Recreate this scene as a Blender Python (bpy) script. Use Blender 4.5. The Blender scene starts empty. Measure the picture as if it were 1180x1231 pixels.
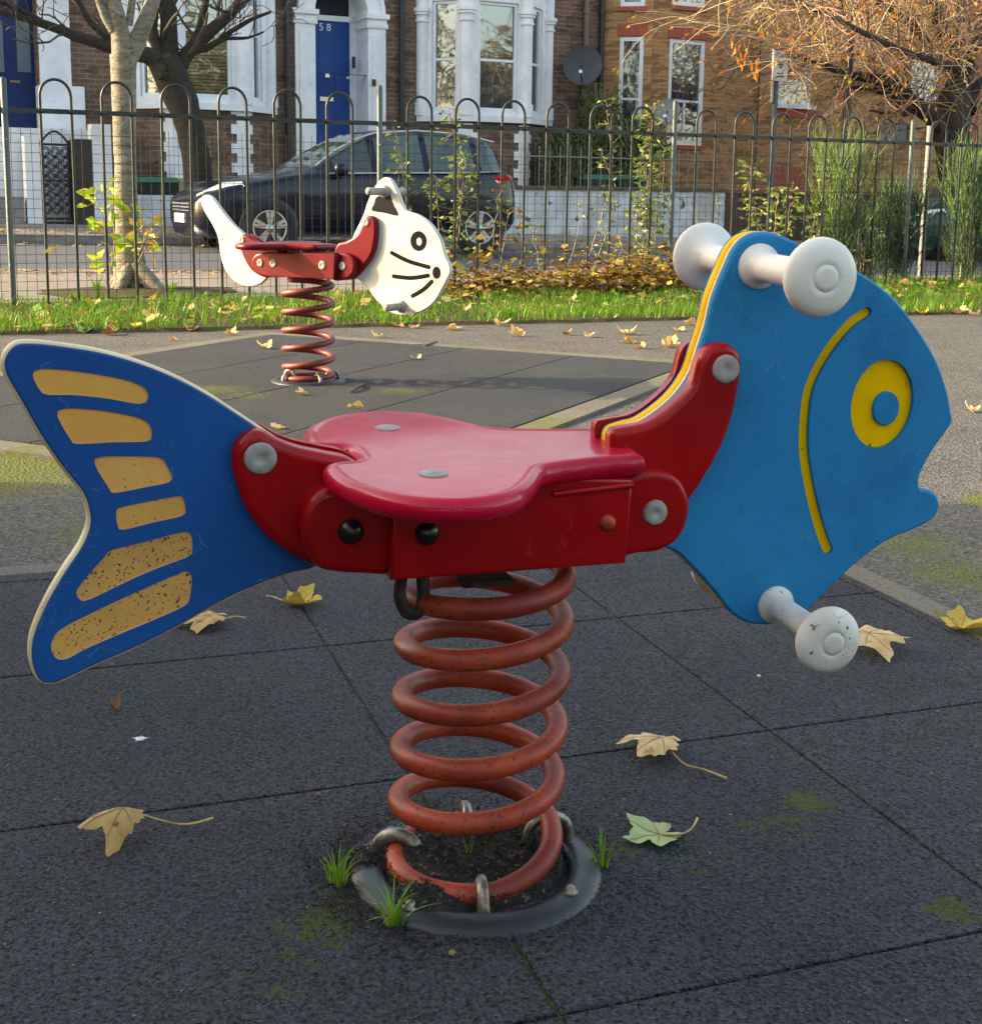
import bpy, math, random
from mathutils import Vector as V, noise
from mathutils.geometry import tessellate_polygon
rnd = random.Random(11)
R = math.radians
scene = bpy.context.scene
COL = scene.collection

# ------------------------------------------------------------------ camera
FOC, CX, CY, H = 1600.0, 590.0, 500.0, 0.82
PITCH, ROLL = math.atan((CY - 229) / FOC), R(.75)
FW = V((0, math.cos(PITCH), -math.sin(PITCH)))
U0 = V((0, math.sin(PITCH), math.cos(PITCH)))
RT = V((1, 0, 0)) * math.cos(ROLL) + U0 * math.sin(ROLL)
UP = U0 * math.cos(ROLL) - V((1, 0, 0)) * math.sin(ROLL)
CAM = V((0, 0, H))
cd = bpy.data.cameras.new("camera"); cam = bpy.data.objects.new("camera", cd); COL.objects.link(cam)
cam.location = CAM
from mathutils import Matrix
cam.rotation_euler = Matrix((RT, UP, -FW)).transposed().to_euler()
cd.sensor_fit = 'HORIZONTAL'; cd.sensor_width = 36; cd.lens = 36 * FOC / 1180
cd.shift_y = -(615.5 - CY) / 1180
cd.clip_start = .02; cd.clip_end = 2000
scene.camera = cam

def ray(x, y): return FW + RT * ((x - CX) / FOC) + UP * ((CY - y) / FOC)
def onpl(x, y, P, n):
    d = ray(x, y); return CAM + d * ((P - CAM).dot(n) / d.dot(n))
def gnd(x, y, z=0): return onpl(x, y, V((0, 0, z)), V((0, 0, 1)))

# street frame: s along the street (to the right and away), q across it
TH = math.atan(1600 / 3114.)
D = V((math.cos(TH), math.sin(TH), 0)); N = V((-D.y, D.x, 0)); ZZ = V((0, 0, 1))
def S(s, q, z=0): return D * s + N * q + ZZ * z
def sq(x, y, q):
    P = onpl(x, y, N * q, N); return P.dot(D), P.z

# ------------------------------------------------------------------ materials
def newmat(name):
    m = bpy.data.materials.new(name); m.use_nodes = True
    nt = m.node_tree; b = nt.nodes['Principled BSDF']; return m, nt, b
def node(nt, t, **k):
    n = nt.nodes.new(t)
    for a, v in k.items():
        if a.startswith('i_'): n.inputs[a[2:].replace('_', ' ')].default_value = v
        else: setattr(n, a, v)
    return n
def L(nt, a, b): nt.links.new(a, b)
def noise_n(nt, co, scale, det=4, rough=.55):
    n = node(nt, 'ShaderNodeTexNoise'); n.inputs['Scale'].default_value = scale
    n.inputs['Detail'].default_value = det; n.inputs['Roughness'].default_value = rough
    L(nt, co, n.inputs['Vector']); return n.outputs['Fac']
def rng(nt, src, a, b, c=0, d=1):
    m = node(nt, 'ShaderNodeMapRange'); L(nt, src, m.inputs['Value'])
    for k, v in zip(('From Min', 'From Max', 'To Min', 'To Max'), (a, b, c, d)): m.inputs[k].default_value = v
    return m.outputs['Result']
def math_n(nt, op, a, b):
    m = node(nt, 'ShaderNodeMath', operation=op)
    for i, v in enumerate((a, b)):
        if isinstance(v, (int, float)): m.inputs[i].default_value = v
        else: L(nt, v, m.inputs[i])
    return m.outputs[0]
def mixc(nt, fac, a, b):
    m = node(nt, 'ShaderNodeMix', data_type='RGBA')
    if isinstance(fac, (int, float)): m.inputs[0].default_value = fac
    else: L(nt, fac, m.inputs[0])
    for i, v in ((6, a), (7, b)):
        if isinstance(v, tuple): m.inputs[i].default_value = (*v[:3], 1)
        else: L(nt, v, m.inputs[i])
    return m.outputs[2]
def bumpn(nt, b, h, st=.3, dist=.01):
    n = node(nt, 'ShaderNodeBump'); n.inputs['Strength'].default_value = st; n.inputs['Distance'].default_value = dist
    L(nt, h, n.inputs['Height']); L(nt, n.outputs[0], b.inputs['Normal'])

def M(name, c1, c2=None, rough=.55, ns=6, nr=(.4, .6), bump=0, bs=80, bd=.002, coat=0, metal=0, spec=.5,
      spk=None, spks=200, spkt=.7, trans=0, wear=None):
    """painted / plastic / stone surface: two tones mixed by noise, specks, bump"""
    m, nt, b = newmat(name)
    co = node(nt, 'ShaderNodeTexCoord').outputs['Object']
    col = mixc(nt, rng(nt, noise_n(nt, co, ns, 5), nr[0], nr[1]), c1, c2 or c1)
    if spk:
        f = rng(nt, noise_n(nt, co, spks, 2, .5), spkt, spkt + .04)
        col = mixc(nt, f, col, spk)
    b.inputs['Roughness'].default_value = rough
    if wear:            # fine curved scratches inside scuffed areas, grime clouds, uneven gloss
        w1 = noise_n(nt, co, 22, 2, .4); ln = rng(nt, math_n(nt, 'ABSOLUTE', math_n(nt, 'SUBTRACT', w1, .5), 0), .006, .002)
        w2 = noise_n(nt, co, 41, 2, .5); l2 = rng(nt, math_n(nt, 'ABSOLUTE', math_n(nt, 'SUBTRACT', w2, .47), 0), .004, .001)
        msk = rng(nt, noise_n(nt, co, 13, 5, .8), .53, .60)
        col = mixc(nt, math_n(nt, 'MULTIPLY', math_n(nt, 'MULTIPLY', math_n(nt, 'MAXIMUM', ln, l2), msk), wear[1]), col, wear[0])
        cl = rng(nt, noise_n(nt, co, 7, 8, .75), .52, .72, 0, wear[3]); col = mixc(nt, cl, col, wear[2])
        L(nt, rng(nt, noise_n(nt, co, 16, 6, .7), .3, .7, rough * .8, min(1, rough * 1.35)), b.inputs['Roughness'])
    L(nt, col, b.inputs['Base Color']); b.inputs['Metallic'].default_value = metal
    b.inputs['Coat Weight'].default_value = coat; b.inputs['Coat Roughness'].default_value = .07
    b.inputs['Specular IOR Level'].default_value = spec
    if bump: bumpn(nt, b, noise_n(nt, co, bs, 3), bump, bd)
    if trans:
        t = node(nt, 'ShaderNodeBsdfTranslucent'); L(nt, col, t.inputs['Color'])
        mx = node(nt, 'ShaderNodeMixShader'); mx.inputs[0].default_value = trans
        L(nt, b.outputs[0], mx.inputs[1]); L(nt, t.outputs[0], mx.inputs[2])
        L(nt, mx.outputs[0], nt.nodes['Material Output'].inputs['Surface'])
    return m

def ground_mat(name, c1, c2, grain, gscale, light, moss, mossspots, bstr, bdist, rough=.85, mossnoise=None, crumbs=0, cc=(.2, .19, .17), grit=None):
    m, nt, b = newmat(name)
    co = node(nt, 'ShaderNodeTexCoord').outputs['Object']
    col = mixc(nt, rng(nt, noise_n(nt, co, 2.3, 6, .62), .35, .65), c1, c2)
    vo = node(nt, 'ShaderNodeTexVoronoi'); vo.inputs['Scale'].default_value = gscale; L(nt, co, vo.inputs['Vector'])
    sep = node(nt, 'ShaderNodeSeparateColor'); L(nt, vo.outputs['Color'], sep.inputs[0])
    col = mixc(nt, rng(nt, sep.outputs[0], 0, 1, 0, grain), col, light)
    col = mixc(nt, rng(nt, sep.outputs[1], .6, 1, 0, grain * .8), col, (c1[0] * .25, c1[1] * .25, c1[2] * .25))
    if crumbs:
        v2 = node(nt, 'ShaderNodeTexVoronoi'); v2.inputs['Scale'].default_value = 70; L(nt, co, v2.inputs['Vector'])
        s2 = node(nt, 'ShaderNodeSeparateColor'); L(nt, v2.outputs['Color'], s2.inputs[0])
        f = math_n(nt, 'MULTIPLY', rng(nt, v2.outputs['Distance'], .16, .1), rng(nt, s2.outputs[0], 1 - crumbs, 1 - crumbs + .002))
        col = mixc(nt, f, col, cc)
    if grit:
        f = rng(nt, noise_n(nt, co, grit[0], 3, .65), .50, .36, 0, grit[1]); col = mixc(nt, f, col, (c1[0] * .18, c1[1] * .18, c1[2] * .18))
        f = rng(nt, noise_n(nt, co, grit[0] * 1.3, 2, .6), .62, .72, 0, grit[1] * .8); col = mixc(nt, f, col, light)
    mask = None
    for (x, y, r, st) in mossspots:
        d = node(nt, 'ShaderNodeVectorMath', operation='DISTANCE'); L(nt, co, d.inputs[0]); d.inputs[1].default_value = (x, y, 0)
        f = rng(nt, d.outputs['Value'], r, r * .2, 0, st)
        mask = f if mask is None else math_n(nt, 'MAXIMUM', mask, f)
    if mossnoise:
        f = rng(nt, noise_n(nt, co, mossnoise[0], 3), mossnoise[1], mossnoise[1] + .12, 0, mossnoise[2])
        mask = f if mask is None else math_n(nt, 'MAXIMUM', mask, f)
    if mask is not None:
        fine = noise_n(nt, co, 55, 6, .7)
        f = rng(nt, math_n(nt, 'ADD', fine, math_n(nt, 'MULTIPLY', mask, .42)), .68, .76)
        mc = mixc(nt, rng(nt, noise_n(nt, co, 120, 2), .3, .7), moss, (moss[0] * .45, moss[1] * .5, moss[2] * .5))
        col = mixc(nt, math_n(nt, 'MULTIPLY', f, .85), col, mc)
    L(nt, col, b.inputs['Base Color']); b.inputs['Roughness'].default_value = rough
    b.inputs['Specular IOR Level'].default_value = .14
    h = math_n(nt, 'ADD', vo.outputs['Distance'], noise_n(nt, co, grit[0] if grit else gscale * .6, 3, .6))
    bumpn(nt, b, h, bstr, bdist)
    return m

def brick_mat(name, a, bb, mortar, dirt=.25):
    m, nt, b = newmat(name)
    uv = node(nt, 'ShaderNodeUVMap'); uv.uv_map = 'UVMap'
    br = node(nt, 'ShaderNodeTexBrick'); L(nt, uv.outputs[0], br.inputs['Vector'])
    br.inputs['Scale'].default_value = 1; br.inputs['Brick Width'].default_value = .23; br.inputs['Row Height'].default_value = .076
    br.inputs['Mortar Size'].default_value = .008; br.inputs['Mortar Smooth'].default_value = .3
    br.inputs['Bias'].default_value = -.1
    for k, c in (('Color1', a), ('Color2', bb), ('Mortar', mortar)): br.inputs[k].default_value = (*c, 1)
    n1 = noise_n(nt, uv.outputs[0], 1.2, 6, .7)
    vv = node(nt, 'ShaderNodeTexVoronoi'); vv.inputs['Scale'].default_value = 1
    mp = node(nt, 'ShaderNodeMapping'); mp.inputs['Scale'].default_value = (4.35, 13.1, 1); L(nt, uv.outputs[0], mp.inputs[0]); L(nt, mp.outputs[0], vv.inputs['Vector'])
    se = node(nt, 'ShaderNodeSeparateColor'); L(nt, vv.outputs['Color'], se.inputs[0])
    col = mixc(nt, rng(nt, se.outputs[0], .68, .8, 0, .55), br.outputs['Color'], (a[0] * .22, a[1] * .2, a[2] * .2))
    col = mixc(nt, rng(nt, n1, .42, .7, 0, dirt * 2), col, (a[0] * .45, a[1] * .42, a[2] * .4))
    L(nt, col, b.inputs['Base Color']); b.inputs['Roughness'].default_value = .9
    bumpn(nt, b, math_n(nt, 'SUBTRACT', noise_n(nt, uv.outputs[0], 30, 3), br.outputs['Fac']), .6, .01)
    return m

# ------------------------------------------------------------------ mesh building
ORG = {}
class MB:
    def __init__(self): self.v = []; self.f = []; self.mi = []; self.sm = []
    def add(self, vs, fs, mi=0, sm=False):
        o = len(self.v); self.v += [V(p) for p in vs]
        for f in fs: self.f.append([i + o for i in f]); self.mi.append(mi); self.sm.append(sm)
    def corners(self, c, mi=0):
        self.add(c, [(0, 3, 2, 1), (4, 5, 6, 7), (0, 1, 5, 4), (1, 2, 6, 5), (2, 3, 7, 6), (3, 0, 4, 7)], mi)
    def box(self, x0, x1, y0, y1, z0, z1, mi=0):
        self.corners([(x, y, z) for z in (z0, z1) for x, y in ((x0, y0), (x1, y0), (x1, y1), (x0, y1))], mi)
    def sbox(self, s0, s1, q0, q1, z0, z1, mi=0):
        self.corners([S(s, q, z) for z in (z0, z1) for s, q in ((s0, q0), (s1, q0), (s1, q1), (s0, q1))], mi)
    def lbox(self, fr, a0, a1, b0, b1, z0, z1, mi=0):
        P, t, m = fr
        self.corners([P + t * a + m * b + ZZ * z for z in (z0, z1) for a, b in ((a0, b1), (a1, b1), (a1, b0), (a0, b0))], mi)
    def tube(self, pts, rad, n=8, mi=0, caps=True, sm=True, flat=1.0):
        pts = [V(p) for p in pts]; k = len(pts)
        if not isinstance(rad, (list, tuple)): rad = [rad] * k
        vs = []; up = None
        for i, p in enumerate(pts):
            t = (pts[min(i + 1, k - 1)] - pts[max(i - 1, 0)])
            if t.length < 1e-9: t = V((0, 0, 1))
            t.normalize()
            if up is None: up = t.orthogonal().normalized()
            else:
                up = up - t * up.dot(t)
                up = up.normalized() if up.length > 1e-6 else t.orthogonal().normalized()
            w = t.cross(up)
            for j in range(n):
                a = 2 * math.pi * j / n; vs.append(p + (up * math.cos(a) + w * math.sin(a) * flat) * rad[i])
        fs = [(i * n + j, i * n + (j + 1) % n, (i + 1) * n + (j + 1) % n, (i + 1) * n + j) for i in range(k - 1) for j in range(n)]
        self.add(vs, fs, mi, sm)
        if caps and n > 2:
            self.add(vs[:n], [tuple(range(n))[::-1]], mi); self.add(vs[-n:], [tuple(range(n))], mi)
    def lathe(self, c, axis, prof, n=32, mi=0, sx=1.0, up=None, caps=True):
        """prof: (radius, height) list along axis"""
        c = V(c); axis = V(axis).normalized(); e1 = (up.normalized() if up else axis.orthogonal().normalized()); e2 = axis.cross(e1)
        vs = []; k = len(prof)
        for r, h in prof:
            for j in range(n):
                a = 2 * math.pi * j / n; vs.append(c + axis * h + (e1 * math.cos(a) + e2 * math.sin(a) * sx) * r)
        fs = [(i * n + j, i * n + (j + 1) % n, (i + 1) * n + (j + 1) % n, (i + 1) * n + j) for i in range(k - 1) for j in range(n)]
        self.add(vs, fs, mi, True)
        if caps and prof[0][0] > 1e-5: self.add(vs[:n], [tuple(range(n))[::-1]], mi)
        if caps and prof[-1][0] > 1e-5: self.add(vs[-n:], [tuple(range(n))], mi)
    def prism(self, F, poly, rings, holes=(), mi=0, mi_edge=None, mi_cap0=None, capback=True, holedepth=None, hmi=None):
        """poly: CCW (u,v) outline; rings [(w, inset)...] from back to front; F maps (u,v,w) to world"""
        mi_edge = mi if mi_edge is None else mi_edge
        n = len(poly); nor = []
        for i in range(n):
            a, b, c = poly[i - 1], poly[i], poly[(i + 1) % n]
            d1 = V((b[0] - a[0], b[1] - a[1])); d2 = V((c[0] - b[0], c[1] - b[1]))
            d1 = d1.normalized() if d1.length > 1e-9 else V((1, 0)); d2 = d2.normalized() if d2.length > 1e-9 else d1
            t = d1 + d2; t = t.normalized() if t.length > 1e-6 else d1
            k = 1 / max(.6, t.dot(d1)); nor.append((t.y * k, -t.x * k))
        allr = []
        for w, ins in rings:
            allr.append([(p[0] - q[0] * ins, p[1] - q[1] * ins) for p, q in zip(poly, nor)])
        vs = [F(p[0], p[1], rings[i][0]) for i, r in enumerate(allr) for p in r]
        fs = []
        for i in range(len(rings) - 1):
            for j in range(n):
                fs.append((i * n + j, i * n + (j + 1) % n, (i + 1) * n + (j + 1) % n, (i + 1) * n + j))
        self.add(vs, fs, mi_edge, True)
        for idx, front in ((len(rings) - 1, True), (0, False)):
            if not front and not capback: continue
            w = rings[idx][0]; loops = [allr[idx]] + [list(h) for h in holes]
            flat = [p for l in loops for p in l]
            tri = tessellate_polygon([[V((p[0], p[1], 0)) for p in l] for l in loops])
            ff = []
            for t in tri:
                a, b, c = (flat[i] for i in t)
                ar = (b[0] - a[0]) * (c[1] - a[1]) - (b[1] - a[1]) * (c[0] - a[0])
                if abs(ar) < 1e-12: continue
                ccw = ar > 0
                ff.append(tuple(t) if ccw == front else tuple(t[::-1]))
            self.add([F(p[0], p[1], w) for p in flat], ff, mi if front or mi_cap0 is None else mi_cap0, False)
        for h in holes:
            m = len(h); w1 = rings[-1][0]; w0 = rings[0][0]
            vv = [F(p[0], p[1], w1) for p in h] + [F(p[0], p[1], w0) for p in h]
            self.add(vv, [(j, m + j, m + (j + 1) % m, (j + 1) % m) for j in range(m)], mi if hmi is None else hmi, True)
    def build(self, name, mats, parent=None, loc=None, uv=False, **tags):
        org = V(loc) if loc is not None else (ORG.get(parent.name, V((0, 0, 0))) if parent else V((0, 0, 0)))
        me = bpy.data.meshes.new(name)
        me.from_pydata([tuple(p - org) for p in self.v], [], self.f)
        mats = mats if isinstance(mats, (list, tuple)) else [mats]
        for m in mats: me.materials.append(m)
        me.polygons.foreach_set('material_index', self.mi); me.polygons.foreach_set('use_smooth', self.sm)
        if uv:
            ul = me.uv_layers.new(name='UVMap')
            for p in me.polygons:
                nn = p.normal; t = V((-nn.y, nn.x, 0))
                if t.length < .2: t = D.copy(); b = N
                else: t.normalize(); b = ZZ
                for li in p.loop_indices:
                    q = self.v[me.loops[li].vertex_index]; ul.data[li].uv = (q.dot(t), q.dot(b))
        me.update()
        o = bpy.data.objects.new(name, me); COL.objects.link(o)
        if parent:
            o.parent = parent; o.location = (0, 0, 0); ORG[o.name] = ORG.get(parent.name, V((0, 0, 0)))
        else:
            o.location = org; ORG[o.name] = org
        for k, v in tags.items(): o['category' if k == 'cat' else k] = v
        return o
def thing(name, loc, label, cat, group=None):
    o = bpy.data.objects.new(name, None); COL.objects.link(o); o.location = loc; o.empty_display_size = .2
    o['label'] = label; o['category'] = cat
    if group: o['group'] = group
    ORG[o.name] = V(loc); return o
def spline(pts, step, closed=True):
    """Catmull-Rom through pts, resampled"""
    n = len(pts); out = []
    P = [V((p[0], p[1], p[2] if len(p) > 2 else 0)) for p in pts]
    for i in range(n if closed else n - 1):
        if closed: a, b, c, d = P[i - 1], P[i], P[(i + 1) % n], P[(i + 2) % n]
        else: a, b, c, d = P[max(i - 1, 0)], P[i], P[i + 1], P[min(i + 2, n - 1)]
        k = max(1, int(round((c - b).length / step)))
        for j in range(k):
            t = j / k
            out.append(.5 * ((2 * b) + (c - a) * t + (2 * a - 5 * b + 4 * c - d) * t * t + (3 * b - a - 3 * c + d) * t ** 3))
    if not closed: out.append(P[-1])
    return out
def area(p): return sum(p[i - 1][0] * p[i][1] - p[i][0] * p[i - 1][1] for i in range(len(p)))
def ccw(p): return p if area(p) > 0 else p[::-1]
def circle(c, r, n=32, ry=None, rot=0):
    ry = ry or r; o = []
    for i in range(n):
        a = 2 * math.pi * i / n; x, y = r * math.cos(a), ry * math.sin(a)
        o.append((c[0] + x * math.cos(rot) - y * math.sin(rot), c[1] + x * math.sin(rot) + y * math.cos(rot)))
    return o
def roundring(w0, w1, r, both=True, k=4):
    o = []
    if both: o += [(w0 + r * (1 - math.cos(a)), r * (1 - math.sin(a))) for a in [math.pi / 2 * i / k for i in range(k)]]
    o += [(w0 + (r if both else 0), 0)]
    o += [(w1 - r, 0)]
    o += [(w1 - r + r * math.sin(a), r * (1 - math.cos(a))) for a in [math.pi / 2 * i / k for i in range(1, k + 1)]]
    return o
# ------------------------------------------------------------------ world, sun
w = bpy.data.worlds.new("World"); scene.world = w; w.use_nodes = True
SUN_EL, SUN_AZ = R(22), R(-3)          # azimuth: degrees behind the picture plane, sun on the left
sv = V((-math.cos(SUN_AZ) * math.cos(SUN_EL), -math.sin(SUN_AZ) * math.cos(SUN_EL), math.sin(SUN_EL)))
sky = node(w.node_tree, 'ShaderNodeTexSky', sky_type='NISHITA', sun_disc=False, sun_elevation=SUN_EL)
sky.sun_rotation = math.atan2(sv.x, sv.y); sky.dust_density = 2.5; sky.ozone_density = 1; sky.air_density = 1.0
bg = w.node_tree.nodes['Background']; L(w.node_tree, sky.outputs[0], bg.inputs[0]); bg.inputs[1].default_value = .15
sl = bpy.data.lights.new("sun", 'SUN'); sl.energy = 2.0; sl.angle = R(.6); sl.color = (1, .91, .80)
so = bpy.data.objects.new("sun", sl); COL.objects.link(so); so.rotation_euler = sv.to_track_quat('Z', 'Y').to_euler()
scene.view_settings.view_transform = 'Standard'; scene.view_settings.look = 'None'; scene.view_settings.gamma = 1
scene.view_settings.exposure = 2.15
scene.view_settings.use_white_balance = True; scene.view_settings.white_balance_temperature = 8500; scene.view_settings.white_balance_tint = 8
scene.cycles.max_bounces = 6; scene.cycles.transparent_max_bounces = 12

# ------------------------------------------------------------------ shared materials
red = M('red_plastic', (.38, .0004, .003), (.29, .0003, .002), rough=.32, coat=.26, spec=.2, wear=((.5, .12, .10), .14, (.10, .002, .002), .35), ns=9, bump=.05, bs=25, bd=.003, spk=(.10, .02, .02), spks=160, spkt=.76)
seatred = M('seat_plastic', (.50, .0010, .026), (.42, .0008, .020), rough=.38, coat=.42, spec=.12, wear=((.6, .2, .2), .10, (.24, .006, .012), .22), ns=5, bump=.015, bs=10, bd=.003, spk=(.15, .05, .04), spks=140, spkt=.74)
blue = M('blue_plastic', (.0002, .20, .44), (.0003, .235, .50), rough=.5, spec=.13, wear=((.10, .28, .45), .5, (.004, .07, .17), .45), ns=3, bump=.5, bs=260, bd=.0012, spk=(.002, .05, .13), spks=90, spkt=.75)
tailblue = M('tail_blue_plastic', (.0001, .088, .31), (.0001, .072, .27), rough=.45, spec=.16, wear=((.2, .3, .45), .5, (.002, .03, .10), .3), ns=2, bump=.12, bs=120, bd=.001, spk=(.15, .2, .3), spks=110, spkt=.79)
yellow = M('yellow_plastic', (.98, .56, .001), (.92, .50, .001), rough=.5, spec=.2, wear=((.3, .15, .02), .6, (.5, .25, .02), .25), ns=8, spk=(.12, .06, .01), spks=100, spkt=.75)
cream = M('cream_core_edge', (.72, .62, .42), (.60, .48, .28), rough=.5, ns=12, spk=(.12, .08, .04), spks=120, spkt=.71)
tan = M('tan_core', (.84, .41, .085), (.72, .33, .06), rough=.5, ns=5, nr=(.3, .7), bump=.1, bs=60, bd=.001)
tandirty = M('tan_core_speckled', (.74, .37, .10), (.60, .29, .075), rough=.6, ns=9, spk=(.045, .025, .012), spks=290, spkt=.61, bump=.2, bs=90)
tanmid = M('tan_core_flecked', (.78, .38, .09), (.66, .32, .065), rough=.6, ns=7, spk=(.06, .03, .015), spks=280, spkt=.67, bump=.2, bs=90)
whitep = M('white_plastic', (.78, .76, .70), (.70, .67, .60), rough=.42, ns=12, nr=(.35, .7), bump=.04, bs=30, wear=((.45, .4, .35), .4, (.5, .46, .38), .3))
whitedirty = M('scuffed_white_plastic', (.74, .72, .66), (.60, .57, .50), rough=.5, ns=14, spk=(.16, .13, .12), spks=120, spkt=.66, wear=((.15, .12, .11), .9, (.40, .36, .30), .5))
catwhite = M('cat_white_plastic', (.56, .56, .54), (.44, .43, .40), rough=.45, ns=6, spk=(.35, .3, .25), spks=60, spkt=.74)
blackp = M('black_plastic', (.008, .008, .009), rough=.25)
greycap = M('grey_bolt_cap', (.34, .33, .31), (.25, .24, .22), rough=.6, spec=.3, ns=60, bump=.1, bs=90)
orangecap = M('orange_cap', (.55, .06, .01), (.25, .03, .01), rough=.5, ns=70)
steel = M('galvanised_steel', (.34, .32, .29), (.16, .13, .10), rough=.45, metal=.8, ns=60, bump=.3, bs=150, bd=.001)
springm = M('worn_red_paint', (.42, .056, .022), (.23, .021, .011), rough=.42, ns=9, spk=(.075, .03, .02), spks=210, spkt=.62, spec=.35, wear=((.10, .04, .02), .9, (.11, .035, .018), .75), bump=.35, bs=110, bd=.0015)
springcat = M('red_oxide_paint', (.20, .028, .02), (.14, .02, .014), rough=.5, ns=11, spk=(.05, .02, .015), spks=85, spkt=.7)
rust = M('rusty_clamp', (.05, .03, .02), (.012, .01, .009), rough=.8, ns=70, bump=.6, bs=120)
rubdisc = M('black_rubber', (.010, .012, .017), (.022, .022, .025), rough=.42, ns=14, bump=.25, bs=60, bd=.002, spk=(.02, .015, .01), spks=120, spkt=.64)

# ------------------------------------------------------------------ spring rockers
class Frame:
    def __init__(s, O, yaw, roll):
        s.O = O; c, n_ = math.cos(yaw), math.sin(yaw)
        s.u = V((c, n_, 0)); s.n = V((n_ * math.cos(roll), -c * math.cos(roll), -math.sin(roll)))
        s.v = s.n.cross(s.u); s.v = s.v if s.v.z > 0 else -s.v
    def F(s, u, v, w): return s.O + s.u * u + s.v * v + s.n * w
    def tr(s, x, y, w):
        P = onpl(x, y, s.O + s.n * w, s.n) - s.O; return (P.dot(s.u), P.dot(s.v))
    def seat(s, x, y, v):
        P = onpl(x, y, s.O + s.v * v, s.v) - s.O; return (P.dot(s.u), P.dot(s.n))

def cap(mb, fr, c, w, r, h=.003, mi=0, dome=False):
    P = fr.F(c[0], c[1], w)
    if dome: prof = [(r * math.cos(a), r * .75 * math.sin(a)) for a in [math.pi / 2 * i / 6 for i in range(7)]]
    else: prof = [(r * 1.06, -.002), (r * 1.06, .0006), (r, .0012), (r, h), (r * .93, h + .001), (r * .35, h + .0012), (r * .3, h + .0004), (0.0001, h + .0004)]
    mb.lathe(P, fr.n, prof, 28, mi)
def knob(fr, c, w0, sgn, length, rs, rk, mats, parent):
    """one moulded handle: flange, shaft and mushroom disc"""
    mb = MB(); P = fr.F(c[0], c[1], w0); ax = fr.n * sgn
    prof = [(rs * 1.55, 0), (rs * 1.55, .002), (rs * 1.35, .005), (rs * 1.08, .010), (rs, .018), (rs * .97, length - .030), (rs * 1.15, length - .018),
            (rs * 1.7, length - .012), (rk * .82, length - .007), (rk * .96, length - .004), (rk, length), (rk * .985, length + .004), (rk * .93, length + .008),
            (rk * .75, length + .0125), (rk * .5, length + .0145), (rk * .36, length + .0152), (rk * .35, length + .0147), (rk * .335, length + .0147), (rk * .325, length + .0158), (rk * .2, length + .0164), (.0001, length + .0166)]
    mb.lathe(P, ax, prof, 40); return mb.build('handle', mats, parent)
def helix(fr, tb, R_, n=14, per=26):
    """tb: list of (theta_deg, height, radius) knots"""
    pts = []
    for (a0, h0, r0), (a1, h1, r1) in zip(tb, tb[1:]):
        k = max(2, int(abs(a1 - a0) / 360 * per * 2))
        for i in range(k):
            t = i / k; a = R(a0 + (a1 - a0) * t); h = h0 + (h1 - h0) * t; r = r0 + (r1 - r0) * t; pts.append((a, h, r))
    a, h, r = tb[-1]; pts.append((R(a), h, r)); return pts

# ---- the fish
fO = gnd(569, 1052); fO.z = 0
ff = Frame(fO, R(16), R(1.5))
fish = thing('fish_spring_rocker', fO, 'big blue fish spring rocker with yellow eye, red seat and white handles', 'spring rocker')
def T(pts, w, sx=1, step=.006, fr=ff):
    return ccw([(p.x, p.y) for p in spline([fr.tr(x, y, w) for x, y in pts], step)])
tail_px = [(3.8,427.7),(17,412.5),(38,409.8),(76,413.6),(126,422),(172,435.4),(214,452.5),(252,472.8),(282.6,492.6),(317,515.5),(370,552),(405,585),(420,620),(412,655),(378,684.3),(351,691.2),(305.5,707.6),(267,725.5),(213.8,756),(164,781),(122,799),(87.8,815.3),(66.8,824),(49.6,823),(40,811.5),(35,792.4),(36.3,769.5),(43.9,746.6),(57.3,718),(76.4,685.5),(95.5,656.8),(105,634),(105,616.7),(97.4,593.8),(76.4,567),(49.6,529),(22.9,483),(3.8,448.7)]
def c5(l): return [(x / 2.619, 380 + y / 2.619) for x, y in l]
inl = [c5(l) for l in (
 [(103,185),(125,167),(200,169),(320,185),(420,208),(462,234),(465,260),(440,276),(330,258),(230,248),(150,247),(125,232)],
 [(180,312),(200,292),(280,293),(370,305),(450,325),(475,350),(477,380),(460,394),(350,397),(245,402),(222,388)],
 [(298,465),(315,444),(400,441),(500,445),(520,462),(539,498),(533,522),(450,540),(362,556),(343,542)],
 [(366,614),(385,601),(470,583),(560,567),(577,575),(584,608),(573,629),(480,650),(390,672),(371,662)],
 [(240,870),(262,835),(330,757),(352,737),(450,712),(560,683),(594,681),(604,698),(605,738),(590,758),(480,800),(380,845),(280,893),(252,893)],
 [(160,1040),(175,1002),(210,975),(330,915),(450,860),(560,812),(588,804),(603,820),(598,885),(580,912),(500,950),(380,1000),(270,1048),(210,1079),(175,1076)])]
HT = .0105
ft = Frame(ff.F(-.23, 0, 0), R(25), R(1.5))
def T2(pts, w, step=.006): return T(pts, w, step=step, fr=ft)
tail = T2(tail_px, HT)
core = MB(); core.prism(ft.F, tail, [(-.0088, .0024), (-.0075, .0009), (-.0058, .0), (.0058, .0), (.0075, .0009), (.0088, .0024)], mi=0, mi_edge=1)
tp = core.build('tail_panel', [tan, cream], fish)  # core edges get a lighter cream: sky light put into the colour
holes = [T2(l, HT, step=.004) for l in inl]
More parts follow.
